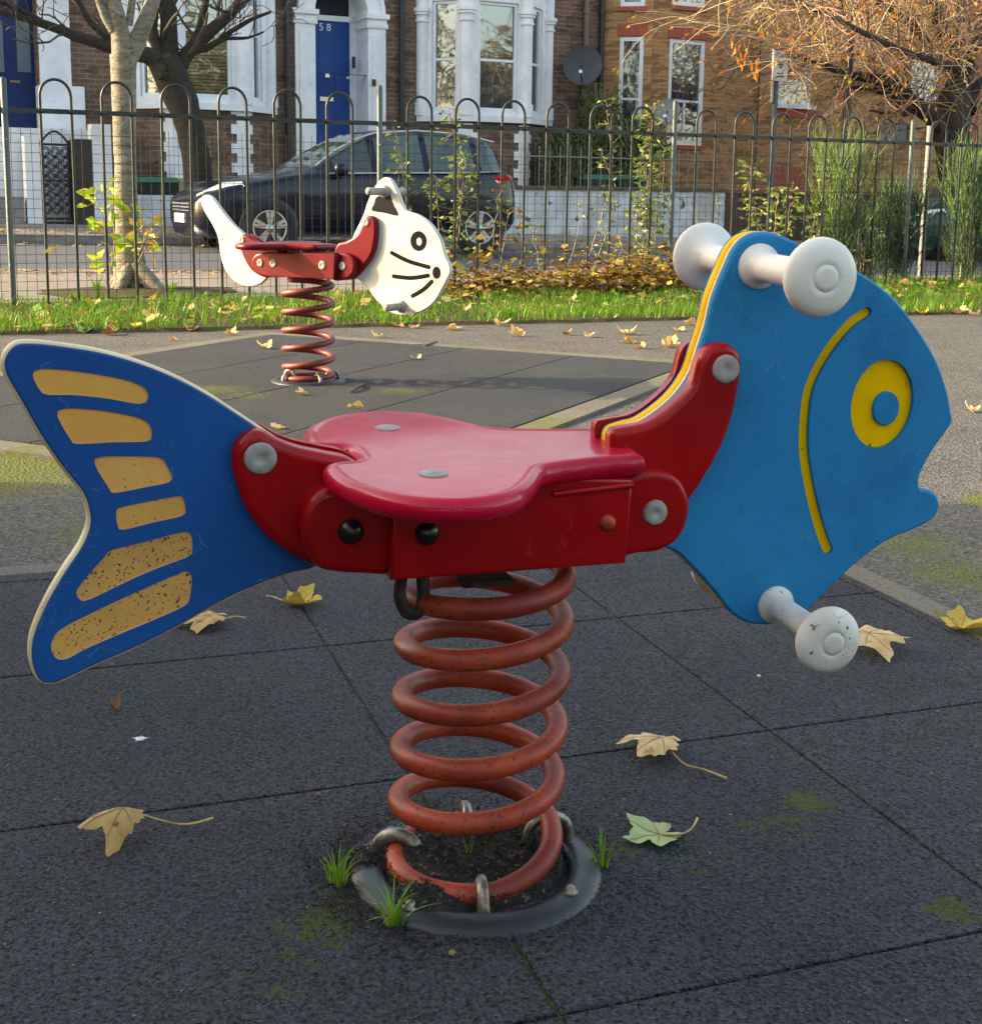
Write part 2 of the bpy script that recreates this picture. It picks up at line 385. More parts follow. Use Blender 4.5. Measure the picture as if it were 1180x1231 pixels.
for sgn in (1, -1):
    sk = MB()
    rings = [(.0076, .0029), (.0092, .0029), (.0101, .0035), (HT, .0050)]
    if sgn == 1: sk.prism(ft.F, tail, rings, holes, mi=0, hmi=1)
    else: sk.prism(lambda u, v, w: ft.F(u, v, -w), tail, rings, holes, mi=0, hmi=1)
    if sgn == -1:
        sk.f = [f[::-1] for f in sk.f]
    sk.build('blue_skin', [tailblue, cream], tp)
for i, h in enumerate(holes):
    ib = MB(); m_ = (tan, tan, tanmid, tanmid, tandirty, tandirty)[i]
    ib.prism(ft.F, h, [(.0078, 0), (.0091, .0004)], capback=False)
    ib.build('tan_inlay', m_, tp)

def c7(l): return [(700 + x / 2.1229, 240 + y / 2.1229) for x, y in l]
head_px = [(735.3,522.6),(755,512),(775,506),(808,481),(829.5,452),(841,419),(850,390.7),(858,357.8),(872,322.4),(884,297.5),(900,283),(921.4,279),(945,285.7),(968.5,296.5),(1000,309),(1029.7,324.8),(1072,355.4),(1100.4,390.7),(1124,428.4),(1138,466),(1144,495),(1145,508),(1137,520),(1119,546),(1107.5,568),(1105,580),(1108,588),(1117,589.5),(1126.3,595.6),(1129.6,609.8),(1121.6,624),(1100.4,635.7),(1067.4,649.8),(1034.4,673.4),(1011,694.6),(982.6,722.8),(963.8,739),(945,747.4),(921.4,751.5),(897.8,748.7),(879,737),(860,713.4),(836.6,687.5),(815.4,666.3),(796.6,657),(765,640),(745,600),(735,560)]
HH = .0135
head = T(head_px, HH)
FX = .0085
core = MB(); core.prism(ff.F, head, [(-.0085 - FX, .0004), (.0018, .0004), (.0018, .0006), (.0062, .0006)], mi=0)
hp = core.build('head_panel', yellow, fish)
ed = MB(); ed.prism(ff.F, head, [(.0012, -.0007), (.0058, -.0007)], capback=True); ed.build('cream_edge_stripe', cream, hp)
gcl = spline([ff.tr(x, y, HH) for x, y in [(1041.5,375.5),(1020.3,391),(992,427),(973,466),(967,503.8),(966.5,541.5),(971.8,579),(980.3,616.8),(989.7,647.5),(995.3,660.6)]], .005, False)
def strip(cl, r):
    a, b = [], []
    for i, p in enumerate(cl):
        t = (cl[min(i + 1, len(cl) - 1)] - cl[max(i - 1, 0)]).normalized(); n_ = V((-t.y, t.x, 0))
        a.append(p + n_ * r); b.append(p - n_ * r)
    def endc(p, t, k=7):
        n_ = V((-t.y, t.x, 0)); return [p + (n_ * math.cos(x) + t * math.sin(x)) * r for x in [math.pi * (i + 1) / (k + 1) for i in range(k)]]
    t0 = (cl[0] - cl[1]).normalized(); t1 = (cl[-1] - cl[-2]).normalized()
    pts = a + endc(cl[-1], t1) + b[::-1] + endc(cl[0], t0)
    return ccw([(p.x, p.y) for p in pts])
gill = strip(gcl, .0068)
ec = ff.tr(1060.5, 485.8, HH); e1 = ff.tr(1060.5 + 37, 485.8, HH); e2 = ff.tr(1060.5, 432, HH)
eye = circle(ec, (e1[0] - ec[0]), 48, (e2[1] - ec[1]), R(-3))
pc = ff.tr(1066, 491.5, HH); p1 = ff.tr(1066 + 15.5, 491.5, HH); p2 = ff.tr(1066, 471, HH)
for sgn in (1, -1):
    sk = MB(); w0 = .0064 if sgn == 1 else .0087
    rings = [(w0, 0), (.0105, 0), (.0120, .0010), (HH, .0034)]
    if sgn == 1: sk.prism(ff.F, head, rings, [gill, eye], mi=0)
    else:
        sk.prism(lambda u, v, w: ff.F(u, v, -w - FX), head, rings, [gill, eye], mi=0); sk.f = [f[::-1] for f in sk.f]
    sk.build('blue_skin', blue, hp)
    for nm, pl_, mt in (('gill_stripe', gill, yellow), ('eye_ring', eye, yellow)):
        q = MB(); F_ = ff.F if sgn == 1 else (lambda u, v, w: ff.F(u, v, -w - FX)); q.prism(F_, pl_, [(w0 - .002, 0), (.0075 if sgn == 1 else .0092, .0003)], capback=False)
        if sgn == -1: q.f = [f[::-1] for f in q.f]
        q.build(nm, mt, hp)
    q = MB(); F_ = ff.F if sgn == 1 else (lambda u, v, w: ff.F(u, v, -w - FX))
    q.prism(F_, circle(pc, p1[0] - pc[0], 36, p2[1] - pc[1]), [(w0 - .002, 0), (.0118, 0), (.0128, .001)], capback=False)
    if sgn == -1: q.f = [f[::-1] for f in q.f]
    q.build('pupil', blue, hp)

# moulded red brackets, both sides
tb_px = [(279.3,556.4),(281.4,538.6),(290.5,526),(305.8,518.3),(318.5,520.8),(336.3,531),(361.7,540),(392,546.3),(422.7,554),(440,575),(445,640),(440,680),(410,686),(384,684),(369,678.5),(336,659),(311,635),(293,607),(283,577)]
hb_px = [(735.3,522.6),(747,515.6),(780,508.5),(808,489.7),(832,463.8),(841.3,433),(853,419),(872,413.3),(888.4,421.4),(893,440),(889.8,466),(881.4,503.8),(867.2,541.5),(846,579),(827,607.4),(805,645),(765,650),(745,620),(737,560)]
lobL_px = [(361.7,632.7),(364,617),(377,597),(394.7,588),(420,586),(460,586),(480,590),(482,640),(480,685),(469.5,692.5),(440,691.5),(412.5,690),(384.6,684.6),(369,665.8),(363,650)]
lobR_px = [(740,580),(761,571.7),(788.8,566.6),(814,574),(827,594.6),(829,617.5),(818.8,645.4),(796,662),(768.5,666),(740,667),(735,620)]
wB, wL = .034, .060
tbk, hbk = T(tb_px, wB), T(hb_px, wB)
lL, lR = T(lobL_px, wL), T(lobR_px, wL)
br = {}
for key, pl_, a, b, r in (('tail_bracket', tbk, HT, wB, .010), ('head_bracket', hbk, HH, wB, .009), ('lug_t', lL, wB - .002, wL, .009), ('lug_h', lR, wB - .002, wL, .007)):
    for sgn in (1, -1):
        q = MB(); F_ = (lambda u, v, w, s=sgn, x_=(FX if key in ('head_bracket', 'lug_h') else 0): ff.F(u, v, w if s == 1 else -w - x_))
        q.prism(F_, pl_, roundring(a + .0003, b, r, False, 5))
        if sgn == -1: q.f = [f[::-1] for f in q.f]
        br[key, sgn] = q.build('side_bracket' if 'bracket' in key else 'side_lug', red, fish)
# rail box under the seat
wR = .082
rail = ccw([ff.tr(x, y, wR) for x, y in ((469.7, 698.6), (752.3, 677.6), (760.5, 577), (700, 575), (473, 600))])
rb = MB(); rb.prism(ff.F, rail, roundring(-wR, wR, .0035, True, 3))
rail_o = rb.build('rail_box', red, fish)
lip = MB(); A_ = ff.tr(664, 594, wR); B_ = ff.tr(760.5, 583, wR)
lip.tube([ff.F(A_[0], A_[1], wR), ff.F(B_[0], B_[1], wR)], .004, 8); lip.build('rail_lip', red, rail_o)
# bolts
bt = {}
for nm, (x, y), w_, r, mt, dome, par in (
    ('bolt_cap', (313, 551), wB, .0165, greycap, 0, br['tail_bracket', 1]), ('bolt_cap', (872, 443.5), wB, .0160, greycap, 0, br['head_bracket', 1]),
    ('bolt_cap', (787, 616), wL, .0140, greycap, 0, br['lug_h', 1]), ('black_cap', (422, 639), wL, .0142, blackp, 1, br['lug_t', 1]),
    ('black_cap', (513.5, 641), wR, .0135, blackp, 1, rail_o), ('orange_cap', (730, 628.5), wR, .0095, orangecap, 1, rail_o)):
    q = MB(); cap(q, ff, ff.tr(x, y, w_), w_, r, dome=dome); q.build(nm, mt, par)
# seat
SV = .5325
half = [(-.150, .030), (-.172, .040), (-.189, .052), (-.191, .085), (-.183, .135), (-.160, .185), (-.128, .217), (-.090, .232), (-.055, .229), (-.018, .208), (.006, .175), (.026, .138), (.040, .112), (.062, .100), (.110, .0875), (.158, .079), (.172, .062)]
sp = [(u, w_) for u, w_ in half] + [(u, -w_) for u, w_ in half[::-1]]
sp = ccw([(p.x, p.y) for p in spline(sp, .007)])
def SF(u, w_, h): return ff.O + ff.u * u + ff.n * w_ + ff.v * (SV - .026 + h + .0008)
st = MB()
rr = [(0, .016), (.001, .009), (.004, .004), (.009, .0008), (.014, 0), (.019, .0008), (.0235, .0035), (.0262, .0085), (.0265, .012), (.0256, .0145), (.0252, .017)]
st.prism(lambda u, w_, h: SF(u, w_, h), sp, rr)
st.f = [f[::-1] for f in st.f]
seat_o = st.build('seat', seatred, fish)
for w_ in (.117, -.123):
    q = MB(); q.lathe(ff.F(-.084, SV, w_), ff.v, [(.0155, -.003), (.0155, .0008), (.0145, .0016), (.0001, .0019)], 28); q.build('bolt_cap', greycap, seat_o)
# handles
for (x, y), w0, rk in (((912, 320), HH, .0430), ((932, 727), HH, .0400)):
    for sgn in (1, -1):
        c = ff.tr(x, y, w0); ln = .139 if sgn == 1 else .113
        if y > 700: ln = .124 if sgn == 1 else .125
        knob(ff, c, w0 if sgn == 1 else -w0 - FX, sgn, ln, .0172 if y < 700 else .0155, rk, whitep if y < 700 else whitedirty, fish)
q = MB(); cap(q, ff, ff.tr(871.5, 328, .004), .004, .004); q.build('side_screw', blackp, hp)

def spring_set(fr, tb, wire, mat_s, parent, discr, lean, soil=True, clamps=()):
    q = MB(); pts = helix(fr, tb, 0)
    P = [fr.O + fr.u * (r * math.cos(a) + lean(h)) - fr.n * (r * math.sin(a)) * 1.0 + ZZ * h for a, h, r in pts]
    q.tube(P, wire, 14); sp_ = q.build('coil_spring', mat_s, parent)
    q = MB(); O = fr.O.copy(); O.z = 0
    k = discr / .15
    q.lathe(O + V((.004, -.016, 0)) * (1 if discr == .15 else 0), ZZ, [(.149 * k, 0), (.152 * k, .006), (.1525 * k, .010), (.150 * k, .017), (.144 * k, .0225), (.135 * k, .0262), (.125 * k, .0275), (.116 * k, .0265), (.110 * k, .021), (.108 * k, .008)], 64)
    d_ = q.build('rubber_base_ring', rubdisc, parent)
    for ang in clamps:
        q = MB(); c = V((math.cos(R(ang)), math.sin(R(ang)), 0)); r0 = tb[-1][2]
        z = .030 if ang == 0 else .018
        z = clampz.get(ang, .02)
        arc = [O + c * (r0 + .026 * math.cos(t)) + ZZ * (z + .024 * math.sin(t)) for t in [math.pi * i / 10 for i in range(11)]]
        arc = [arc[0] - ZZ * (z - .002)] + arc + [arc[-1] - ZZ * (z - .002)]
        q.tube(arc, .0062, 8, flat=1.5); q.build('spring_clamp', steel, parent)
    return sp_, d_
clampz = {-84: .016, 172: .020, 18: .040, 96: .016}
def leanf(h): return max(0, (h - .05)) * .035
turns = [(410, .388, .093), (360, .380, .095), (270, .367, .0930), (180, .359, .0930), (90, .345, .0930), (0, .327, .0930)]
z = .327
for i in range(1, 8):
    z -= .0325; turns.append((-180 * i, z, .0930))
    if i == 6: break
    z -= 0
turns = [(410, .388, .091), (360, .381, .0925), (270, .369, .0930), (180, .359, .0930), (90, .345, .0930), (0, .3285, .0930)]
for i in range(1, 8): turns.append((-180 * i, .3285 - .0323 * i, .0930))
turns = [t for t in turns if t[1] > .10]
zl = turns[-1][1]; al = turns[-1][0]
turns += [(al - 180, zl - .040, .094), (al - 270, zl - .072, .095), (al - 330, .027, .095), (al - 390, .022, .095), (al - 520, .018, .095)]
spring_set(ff, turns, .0128, springm, fish, .15, leanf, clamps=(-84, 172, 18, 96))
# mount plate, top clamp and base bolts
q = MB(); q.prism(lambda u, w_, h: ff.F(u, .379 + h, w_), ccw([(-.03, -.04), (.03, -.04), (.03, .04), (-.03, .04)]), [(0, .0), (.006, 0)]); q.build('mount_plate', rust, fish)
q = MB()
c0 = ff.tr(490, 722, .035)
q.tube(spline([ff.F(c0[0] - .004, c0[1] + .026, .02), ff.F(c0[0] - .008, c0[1] + .004, .03), ff.F(c0[0] - .001, c0[1] - .014, .034), ff.F(c0[0] + .012, c0[1] - .014, .036), ff.F(c0[0] + .018, c0[1] + .004, .034), ff.F(c0[0] + .018, c0[1] + .026, .03)], .004, False), .0065, 10, flat=1.3)
q.build('top_clamp', rust, fish)
for a in (-32, 148, 235, 60):
    q = MB(); c = fO + V((math.cos(R(a)), math.sin(R(a)), 0)) * .128 + V((.004, -.016, 0)); c.z = .026
    q.lathe(c, ZZ, [(.009, 0), (.009, .0015), (.006, .003), (.006, .006), (.004, .0075), (.0001, .0078)], 12); q.build('base_bolt', steel, fish)

# ---- the cat
cO = gnd(371, 462); cO.z = 0
cf = Frame(cO, R(-31), R(0))
catred = M('aged_red_plastic', (.17, .001, .010), (.13, .001, .008), rough=.4, coat=.15, spec=.2, ns=9)
cat = thing('cat_spring_rocker', cO, 'white cat spring rocker with black eye and whiskers near the grass', 'spring rocker')
def cc(l): return [(220 + x / 3.4706, 200 + y / 3.4706) for x, y in l]
def TC(l, w): return T(cc(l), w, fr=cf, step=.008)
ct = TC([(75,130),(95,118),(120,130),(160,182),(205,238),(250,280),(300,330),(350,400),(350,455),(330,482),(300,497),(260,499),(215,480),(180,440),(160,390),(150,330),(143,290),(120,240),(90,190),(75,155)], .0105)
q = MB(); q.prism(cf.F, ct, roundring(-.0105, .0105, .003, True, 2)); q.build('tail_panel', catwhite, cat)
ch = TC([(750,205),(765,160),(785,110),(805,75),(828,50),(850,45),(870,60),(890,100),(920,172),(935,186),(990,207),(1040,250),(1075,310),(1092,372),(1110,410),(1113,442),(1098,475),(1080,510),(1050,560),(1010,595),(960,615),(900,619),(850,600),(800,550),(770,510),(735,475),(700,440),(700,320)], .0105)
q = MB(); q.prism(cf.F, ch, roundring(-.0105, .0105, .003, True, 2)); chp = q.build('head_panel', catwhite, cat)
def flatmark(name, poly, mt, par, w_=.0108):
    for s_ in (1, -1):
        m_ = MB(); m_.prism(lambda u, v, w, s_=s_: cf.F(u, v, w * s_), poly, [(w_ - .002, 0), (w_ + .0006, .0003)], capback=False)
        if s_ == -1: m_.f = [f[::-1] for f in m_.f]
        m_.build(name, mt, par)
cblack = M('black_groove', (.010, .010, .012), rough=.9, spec=.08)
flatmark('inner_ear', TC([(805,130),(830,118),(858,112),(878,158),(897,204),(842,194),(788,183),(797,155)], .0108), M('ear_grey', (.02, .02, .022), rough=.9, spec=.1), chp)
def epx(c, rx, ry, w_=.0108):
    p = cf.tr(*cc([c])[0], w_); a = cf.tr(*cc([(c[0] + rx, c[1])])[0], w_); b = cf.tr(*cc([(c[0], c[1] - ry)])[0], w_); return circle(p, a[0] - p[0], 28, b[1] - p[1])
flatmark('eye_ring', epx((982, 311), 34, 42), cblack, chp)
flatmark('eye_white', epx((985, 313), 11, 17), catwhite, chp, .0114)
flatmark('nose', epx((1057, 443), 17, 26), cblack, chp)
for l in ([(870,360),(940,395),(1025,420)], [(878,458),(950,465),(1022,455)], [(957,540),(1000,515),(1037,480)]):
    flatmark('whisker', strip(spline([cf.tr(x, y, .0108) for x, y in cc(l)], .01, False), .0085), cblack, chp)
cb1 = TC([(228,300),(240,285),(262,285),(300,310),(345,327),(400,335),(400,400),(390,455),(345,462),(320,458),(280,430),(250,380),(232,330)], wB)
cb2 = TC([(640,325),(680,310),(725,280),(745,240),(752,215),(772,205),(795,215),(803,250),(800,310),(785,370),(750,420),(705,465),(640,470),(620,400)], wB)
cl1 = TC([(285,400),(290,378),(305,365),(330,360),(370,362),(390,410),(370,458),(320,455),(295,435)], wL)
cl2 = TC([(620,370),(665,360),(700,375),(715,410),(705,450),(680,468),(620,470)], wL)
for nm, p_, a, b, r in (('side_bracket', cb1, .0105, wB, .01), ('side_bracket', cb2, .0105, wB, .01), ('side_lug', cl1, wB, wL, .008), ('side_lug', cl2, wB, wL, .008)):
    for s_ in (1, -1):
        q = MB(); q.prism(lambda u, v, w, s_=s_: cf.F(u, v, w * s_), p_, roundring(a + .0003, b, r, False, 3))
        if s_ == -1: q.f = [f[::-1] for f in q.f]
        q.build(nm, catred, cat)
q = MB(); q.prism(cf.F, ccw([cf.tr(x, y, wR) for x, y in cc([(352, 362), (355, 458), (628, 471), (632, 360)])]), roundring(-wR, wR, .003, True, 2)); cr_ = q.build('rail_box', catred, cat)
for c, w_, r in (((245, 308), wB, .0155), ((763, 233), wB, .0155), ((322, 402), wL, .0165), ((376, 404), wR, .0165), ((580, 412), wR, .0175), ((665, 415), wL, .0165)):
    q = MB(); cap(q, cf, cf.tr(*cc([c])[0], w_), w_, r); q.build('bolt_cap', greycap, cat)
sv0 = cf.tr(*cc([(480, 322)])[0], 0)[1]
u_off = cf.tr(*cc([(455, 330)])[0], 0)[0] + .01
def CF(u, w_, h): return cf.O + cf.u * (u + u_off) + cf.n * w_ + cf.v * (sv0 - .024 + h)
q = MB(); q.prism(CF, sp, rr); q.f = [f[::-1] for f in q.f]; cs_ = q.build('seat', catred, cat)
for (x, y), l_ in (((842, 104), .11), ((908, 583), .10)):
    for s_ in (1, -1):
        q = MB(); q.lathe(cf.F(*cf.tr(*cc([(x, y)])[0], .0105), .0105 * s_), cf.n * s_, [(.026, 0), (.026, .004), (.022, .012), (.0155, .014), (.015, l_ - .01), (.015, l_), (.011, l_ + .005), (.0001, l_ + .007)], 24)
        q.build('handle', M('weathered_grey_plastic', (.36, .33, .29), (.25, .22, .19), rough=.6, ns=40) if s_ == 1 and y < 200 else bpy.data.materials['weathered_grey_plastic'], cat)
ctop = cf.tr(371, 337, 0)[1]
tb = [(180, ctop, .098)]
zz_ = ctop - .006
for i in range(0, 10): tb.append((-180 * i, zz_ - (zz_ - .05) / 10 * (i + .5), .10))
tb += [(-1800, .04, .10), (-2000, .025, .10), (-2200, .022, .10)]
clampz = {-60: .03, 10: .03, 150: .03, 220: .03}
spring_set(cf, tb, .0135, springcat, cat, .158, lambda h: 0, clamps=(-60, 10, 150, 220))
# ------------------------------------------------------------------ ground
def xy(x, y): p = gnd(x, y); return (p.x, p.y)
def spot(x, y, r, st=1): p = gnd(x, y); return (p.x, p.y, r, st)
moss_t = [spot(20, 545, .62, 1), spot(-60, 560, .8, 1), spot(1150, 690, .26, .62), spot(1100, 655, .28, .58), spot(760, 455, .3, .5), spot(1190, 602, .12, 1.2), spot(160, 640, .4, .6)]
moss_m = [spot(965, 978, .06, .85), spot(935, 1005, .10, .5), spot(380, 1130, .10, .55), spot(420, 1100, .08, .6), spot(335, 1180, .12, .4), spot(850, 1050, .12, .35), spot(740, 1035, .05, .6), spot(1140, 1110, .05, .9)]
moss_c = [spot(260, 472, .25, .62), spot(480, 474, .2, .58), spot(300, 480, .22, .55), spot(200, 455, .2, .4)]
tarm = ground_mat('tarmac', (.104, .096, .087), (.062, .058, .054), .6, 110, (.24, .22, .19), (.16, .17, .03), moss_t, .8, .006, mossnoise=(.7, .56, .38), crumbs=.02, cc=(.35, .27, .15), grit=(90, .5))
kerbc = ground_mat('edging_concrete', (.13, .115, .09), (.09, .08, .06), .3, 260, (.4, .36, .3), (.16, .17, .03), [], .3, .002, mossnoise=(3, .50, .6))
rubber = ground_mat('rubber_tile_shade', (.024, .025, .031), (.044, .044, .049), .42, 260, (.125, .125, .145), (.085, .10, .012), moss_m, .95, .0035, rough=.74, crumbs=.035, mossnoise=(2.2, .62, .4), grit=(170, .95))
rubber2 = ground_mat('rubber_tile_weathered', (.031, .034, .039), (.050, .050, .050), .3, 330, (.14, .14, .14), (.13, .16, .02), moss_c, .6, .003, rough=.8, crumbs=.05, mossnoise=(1.6, .62, .5), grit=(120, .6))
moss_m2 = M('joint_moss', (.045, .05, .009), (.010, .010, .009), rough=.95, ns=9, nr=(.46, .58), bump=.8, bs=200, spk=(.13, .15, .02), spks=45, spkt=.60)

q = MB(); q.add([(-900, -900, -.6), (900, -900, -.6), (900, 900, -.6), (-900, 900, -.6)], [(0, 1, 2, 3)])
earth = M('park_earth', (.10, .12, .04), (.12, .10, .06), rough=.95, ns=.5)
q.build('ground', earth, kind='structure')
q = MB()                     # playground tarmac, to the edge of the grass verge
e0, e1_ = V((*xy(0, 403), 0)), V((*xy(1180, 377), 0)); ed_ = (e1_ - e0).normalized()
def verge_edge(t): return e0 + ed_ * t
q.add([verge_edge(-14), V((-25, -14, 0)), V((25, -14, 0)), verge_edge(30)], [(0, 1, 2, 3)])
q.build('playground_tarmac', tarm, kind='structure')
# fish mat: square rubber tiles
gO = V((-.288, 2.271, 0)); ga = R(18.8); GA = V((math.cos(ga), math.sin(ga), 0)); GB = V((-GA.y, GA.x, 0)); TS = .565
def gp(i, j, z): return gO + GA * (i * TS) + GB * (j * TS) + ZZ * z
bed = MB(); bed.add([gp(-5.2, -7, .0118), gp(2.05, -7, .0118), gp(2.05, 1.1, .0118), gp(-5.2, 1.1, .0118)], [(0, 1, 2, 3)])
bed.build('tile_bed', moss_m2, kind='structure')
def tiles(cells, fn, z0, z1, gap, ts, name, mt):
    q = MB()
    for (i0, i1, j0, j1) in cells:
        g = gap / ts; dz = [rnd.uniform(-.0006, .0006) for _ in range(4)]
        ring = []
        for z, ins in ((z0, 0), (z1 - .0022, 0), (z1 - .0006, .0007 / ts), (z1, .0024 / ts)):
            pts = []
            c = [(i0 + g + ins, j0 + g + ins), (i1 - g - ins, j0 + g + ins), (i1 - g - ins, j1 - g - ins), (i0 + g + ins, j1 - g - ins)]
            for k in range(4):
                a, b = c[k], c[(k + 1) % 4]
                for m_ in range(24):
                    t = m_ / 24; x = a[0] + (b[0] - a[0]) * t; y = a[1] + (b[1] - a[1]) * t
                    wv = .0011 / ts * noise.noise(V((x * 30, y * 30, k)))
                    p = fn(x + (wv if k in (1, 3) else 0), y + (wv if k in (0, 2) else 0), z); pts.append(p)
            ring.append(pts)
        n = 96; vs = [p for r_ in ring for p in r_]
        q.add(vs, [(a * n + b, a * n + (b + 1) % n, (a + 1) * n + (b + 1) % n, (a + 1) * n + b) for a in range(3) for b in range(n)], 0, False)
        q.add(ring[3], [tuple(range(n))])
    return q.build(name, mt, kind='structure')
cells = []
for i in range(-5, 3):
    for j in range(-7, 2):
        i1 = min(i + 1, 2.05); j1 = min(j + 1, 1.1)
        if i1 - i > .04 and j1 - j > .04: cells.append((i, i1, j, j1))
tiles(cells, gp, .006, .016, .0023, TS, 'rubber_mat', rubber)
q = MB()
def slab(q, fn, i0, i1, j0, j1, z0, z1): q.corners([fn(i, j, z) for z in (z0, z1) for i, j in ((i0, j0), (i1, j0), (i1, j1), (i0, j1))])
slab(q, gp, 2.055, 2.17, -7, 1.22, .0, .0145); slab(q, gp, -5.2, 2.053, 1.105, 1.22, .0, .0143)
q.build('edging_kerb', kerbc, kind='structure')
# cat mat
cO_ = V((.953, 6.323, 0)); ca_ = R(64); CA = V((math.cos(ca_), math.sin(ca_), 0)); CB = V((-CA.y, CA.x, 0)); TS2 = .605
def cp(i, j, z): return cO_ + CA * (i * TS2) + CB * (j * TS2) + ZZ * z
bed = MB(); bed.add([cp(-5, 0, .004), cp(0, 0, .004), cp(0, 4.1, .004), cp(-5, 4.1, .004)], [(0, 1, 2, 3)]); bed.build('tile_bed', moss_m2, kind='structure')
tiles([(i, i + 1, j, j + 1) for i in range(-5, 0) for j in range(0, 4)], cp, .004, .015, .003, TS2, 'rubber_mat', rubber2)
q = MB(); slab(q, cp, -5.2, .2, -.19, -.01, 0, .013); slab(q, cp, .01, .2, 0, 4.2, 0, .0128); slab(q, cp, -5.2, -5.01, 0, 4.2, 0, .0127); slab(q, cp, -5, 0, 4.02, 4.2, 0, .0126)
q.build('edging_kerb', kerbc, kind='structure')

# beyond: verge, pavement, road, kerbs, far pavement (street falls gently to the right)
def drop(s, q_): t = min(1, max(0, (q_ - 9.4) / 3.5)); return -.022 * max(-3, min(s, 30) - 3) * t
soil = ground_mat('verge_soil', (.05, .035, .02), (.08, .06, .035), .4, 120, (.14, .10, .05), (.06, .10, .01), [], .6, .01, mossnoise=(5, .5, .7))
pave = ground_mat('pavement', (.22, .19, .165), (.16, .14, .12), .35, 60, (.36, .33, .29), (.1, .1, .03), [], .3, .003, crumbs=.12, cc=(.32, .17, .06))
road = ground_mat('road_asphalt', (.085, .09, .105), (.11, .112, .12), .4, 70, (.2, .2, .21), (.1, .1, .03), [], .5, .006, crumbs=.03, cc=(.3, .16, .05))
kst = M('kerb_stone', (.20, .18, .16), (.13, .12, .11), rough=.85, ns=5, bump=.3, bs=60)
def sheet(name, mt, qs, s0=-14, s1=45, n=24):
    q = MB(); k = len(qs); vs = []
    for i in range(n + 1):
        s = s0 + (s1 - s0) * i / n
        for (qq, z) in qs: vs.append(S(s, qq, z + drop(s, qq)))
    q.add(vs, [(i * k + j, (i + 1) * k + j, (i + 1) * k + j + 1, i * k + j + 1) for i in range(n) for j in range(k - 1)], 0, True)
    return q.build(name, mt, kind='structure')
q = MB(); vs = []
for i in range(800):
    t = -12 + i * .05; p = verge_edge(t); s = p.dot(D); p = p + N * (.045 * noise.noise(V((t * 1.3, 0, 0))) + .03 * noise.noise(V((t * 6, 2, 0)))); vs += [p - ZZ * .002, p + N * .03 + ZZ * .02, S(s, 9.62, .02)]
q.add(vs, [(i * 3 + j, i * 3 + 3 + j, i * 3 + 4 + j, i * 3 + 1 + j) for i in range(799) for j in range(2)])
q.build('verge_soil', soil, kind='structure')
sheet('pavement', pave, [(9.6, .004), (10.4, .004), (13.2, 0)])
sheet('kerb', kst, [(13.2, .004), (13.36, .0), (13.361, -.1)])
sheet('road', road, [(13.355, -.085), (14.5, .03), (15.6, .075), (17.3, .09)])
sheet('kerb', kst, [(17.29, .08), (17.292, .2), (17.45, .205)])
sheet('pavement', pave, [(17.445, .204), (18.5, .25), (19.6, .285)])
sheet('front_garden_ground', soil, [(19.59, .29), (21.6, .34), (30, .34)])
# root soil round the near tree
q = MB(); c = gnd(165, 352); pts = []
for i in range(40):
    a = 2 * math.pi * i / 40; r = .75 + .18 * noise.noise(V((math.cos(a) * 2, math.sin(a) * 2, 3))); pts.append(c + D * (r * math.cos(a) * 1.0) + N * (r * math.sin(a) * .8) + ZZ * .014)
q.add([c + ZZ * .05] + pts, [(0, i + 1, (i + 1) % 40 + 1) for i in range(40)], 0, True); q.build('tree_pit_soil', soil, kind='structure')

# ------------------------------------------------------------------ dirt in the base ring
dirtm = M('crumbly_dirt', (.022, .016, .012), (.008, .007, .006), rough=.95, ns=60, bump=1, bs=150, bd=.004, spk=(.14, .095, .06), spks=150, spkt=.62)
def heap(c, r, hh, seed, name='soil_heap', label='dark crumbly soil lying inside the base ring of the fish rocker', n=900, edge=.5):
    q = MB(); k = 26; vs = [c + ZZ * hh]
    for i in range(1, 13):
        for j in range(k):
            a = 2 * math.pi * j / k; rr_ = r * i / 12; p = c + V((math.cos(a), math.sin(a), 0)) * rr_
            vs.append(p + ZZ * (hh * (1 - (i / 12) ** 2 * edge) * (1 if i < 12 else .2) + .004 * noise.noise(p * 40 + V((seed, 0, 0)))))
    q.add(vs, [(0, 1 + j, 1 + (j + 1) % k) for j in range(k)] + [(1 + i * k + j, 1 + (i + 1) * k + j, 1 + (i + 1) * k + (j + 1) % k, 1 + i * k + (j + 1) % k) for i in range(11) for j in range(k)], 0, True)
    rr_ = random.Random(seed)
    for _ in range(n):
        a = rr_.uniform(0, 6.28); d_ = r * math.sqrt(rr_.random()) * 1.02; s_ = rr_.uniform(.001, .0032)
        p = c + V((math.cos(a), math.sin(a), 0)) * d_ + ZZ * (hh * (1 - (d_ / r) ** 2 * edge) + .001)
        o = [V((rr_.uniform(-1, 1), rr_.uniform(-1, 1), rr_.uniform(-.3, 1))) * s_ for _ in range(5)]
        q.add([p + x for x in o], [(0, 1, 2), (0, 2, 3), (0, 3, 4), (1, 2, 4), (1, 4, 3)])
    return q.build(name, dirtm, loc=c, kind='stuff', label=label, cat='soil')
heap(fO + ZZ * .006, .114, .030, 3, n=2200, edge=.22)
heap(fO + V((-.05, -.090, .006)), .064, .031, 6, label='dark soil spilled over the front left of the fish base ring', n=900, edge=.9)
heap(fO + V((-.125, -.01, .006)), .040, .028, 7, label='dark soil spilled over the left of the fish base ring', n=500, edge=.9)
heap(cO + ZZ * .006, .118, .018, 4, label='dark soil inside the base ring of the cat rocker', n=300)
q = MB(); rr_ = random.Random(5)
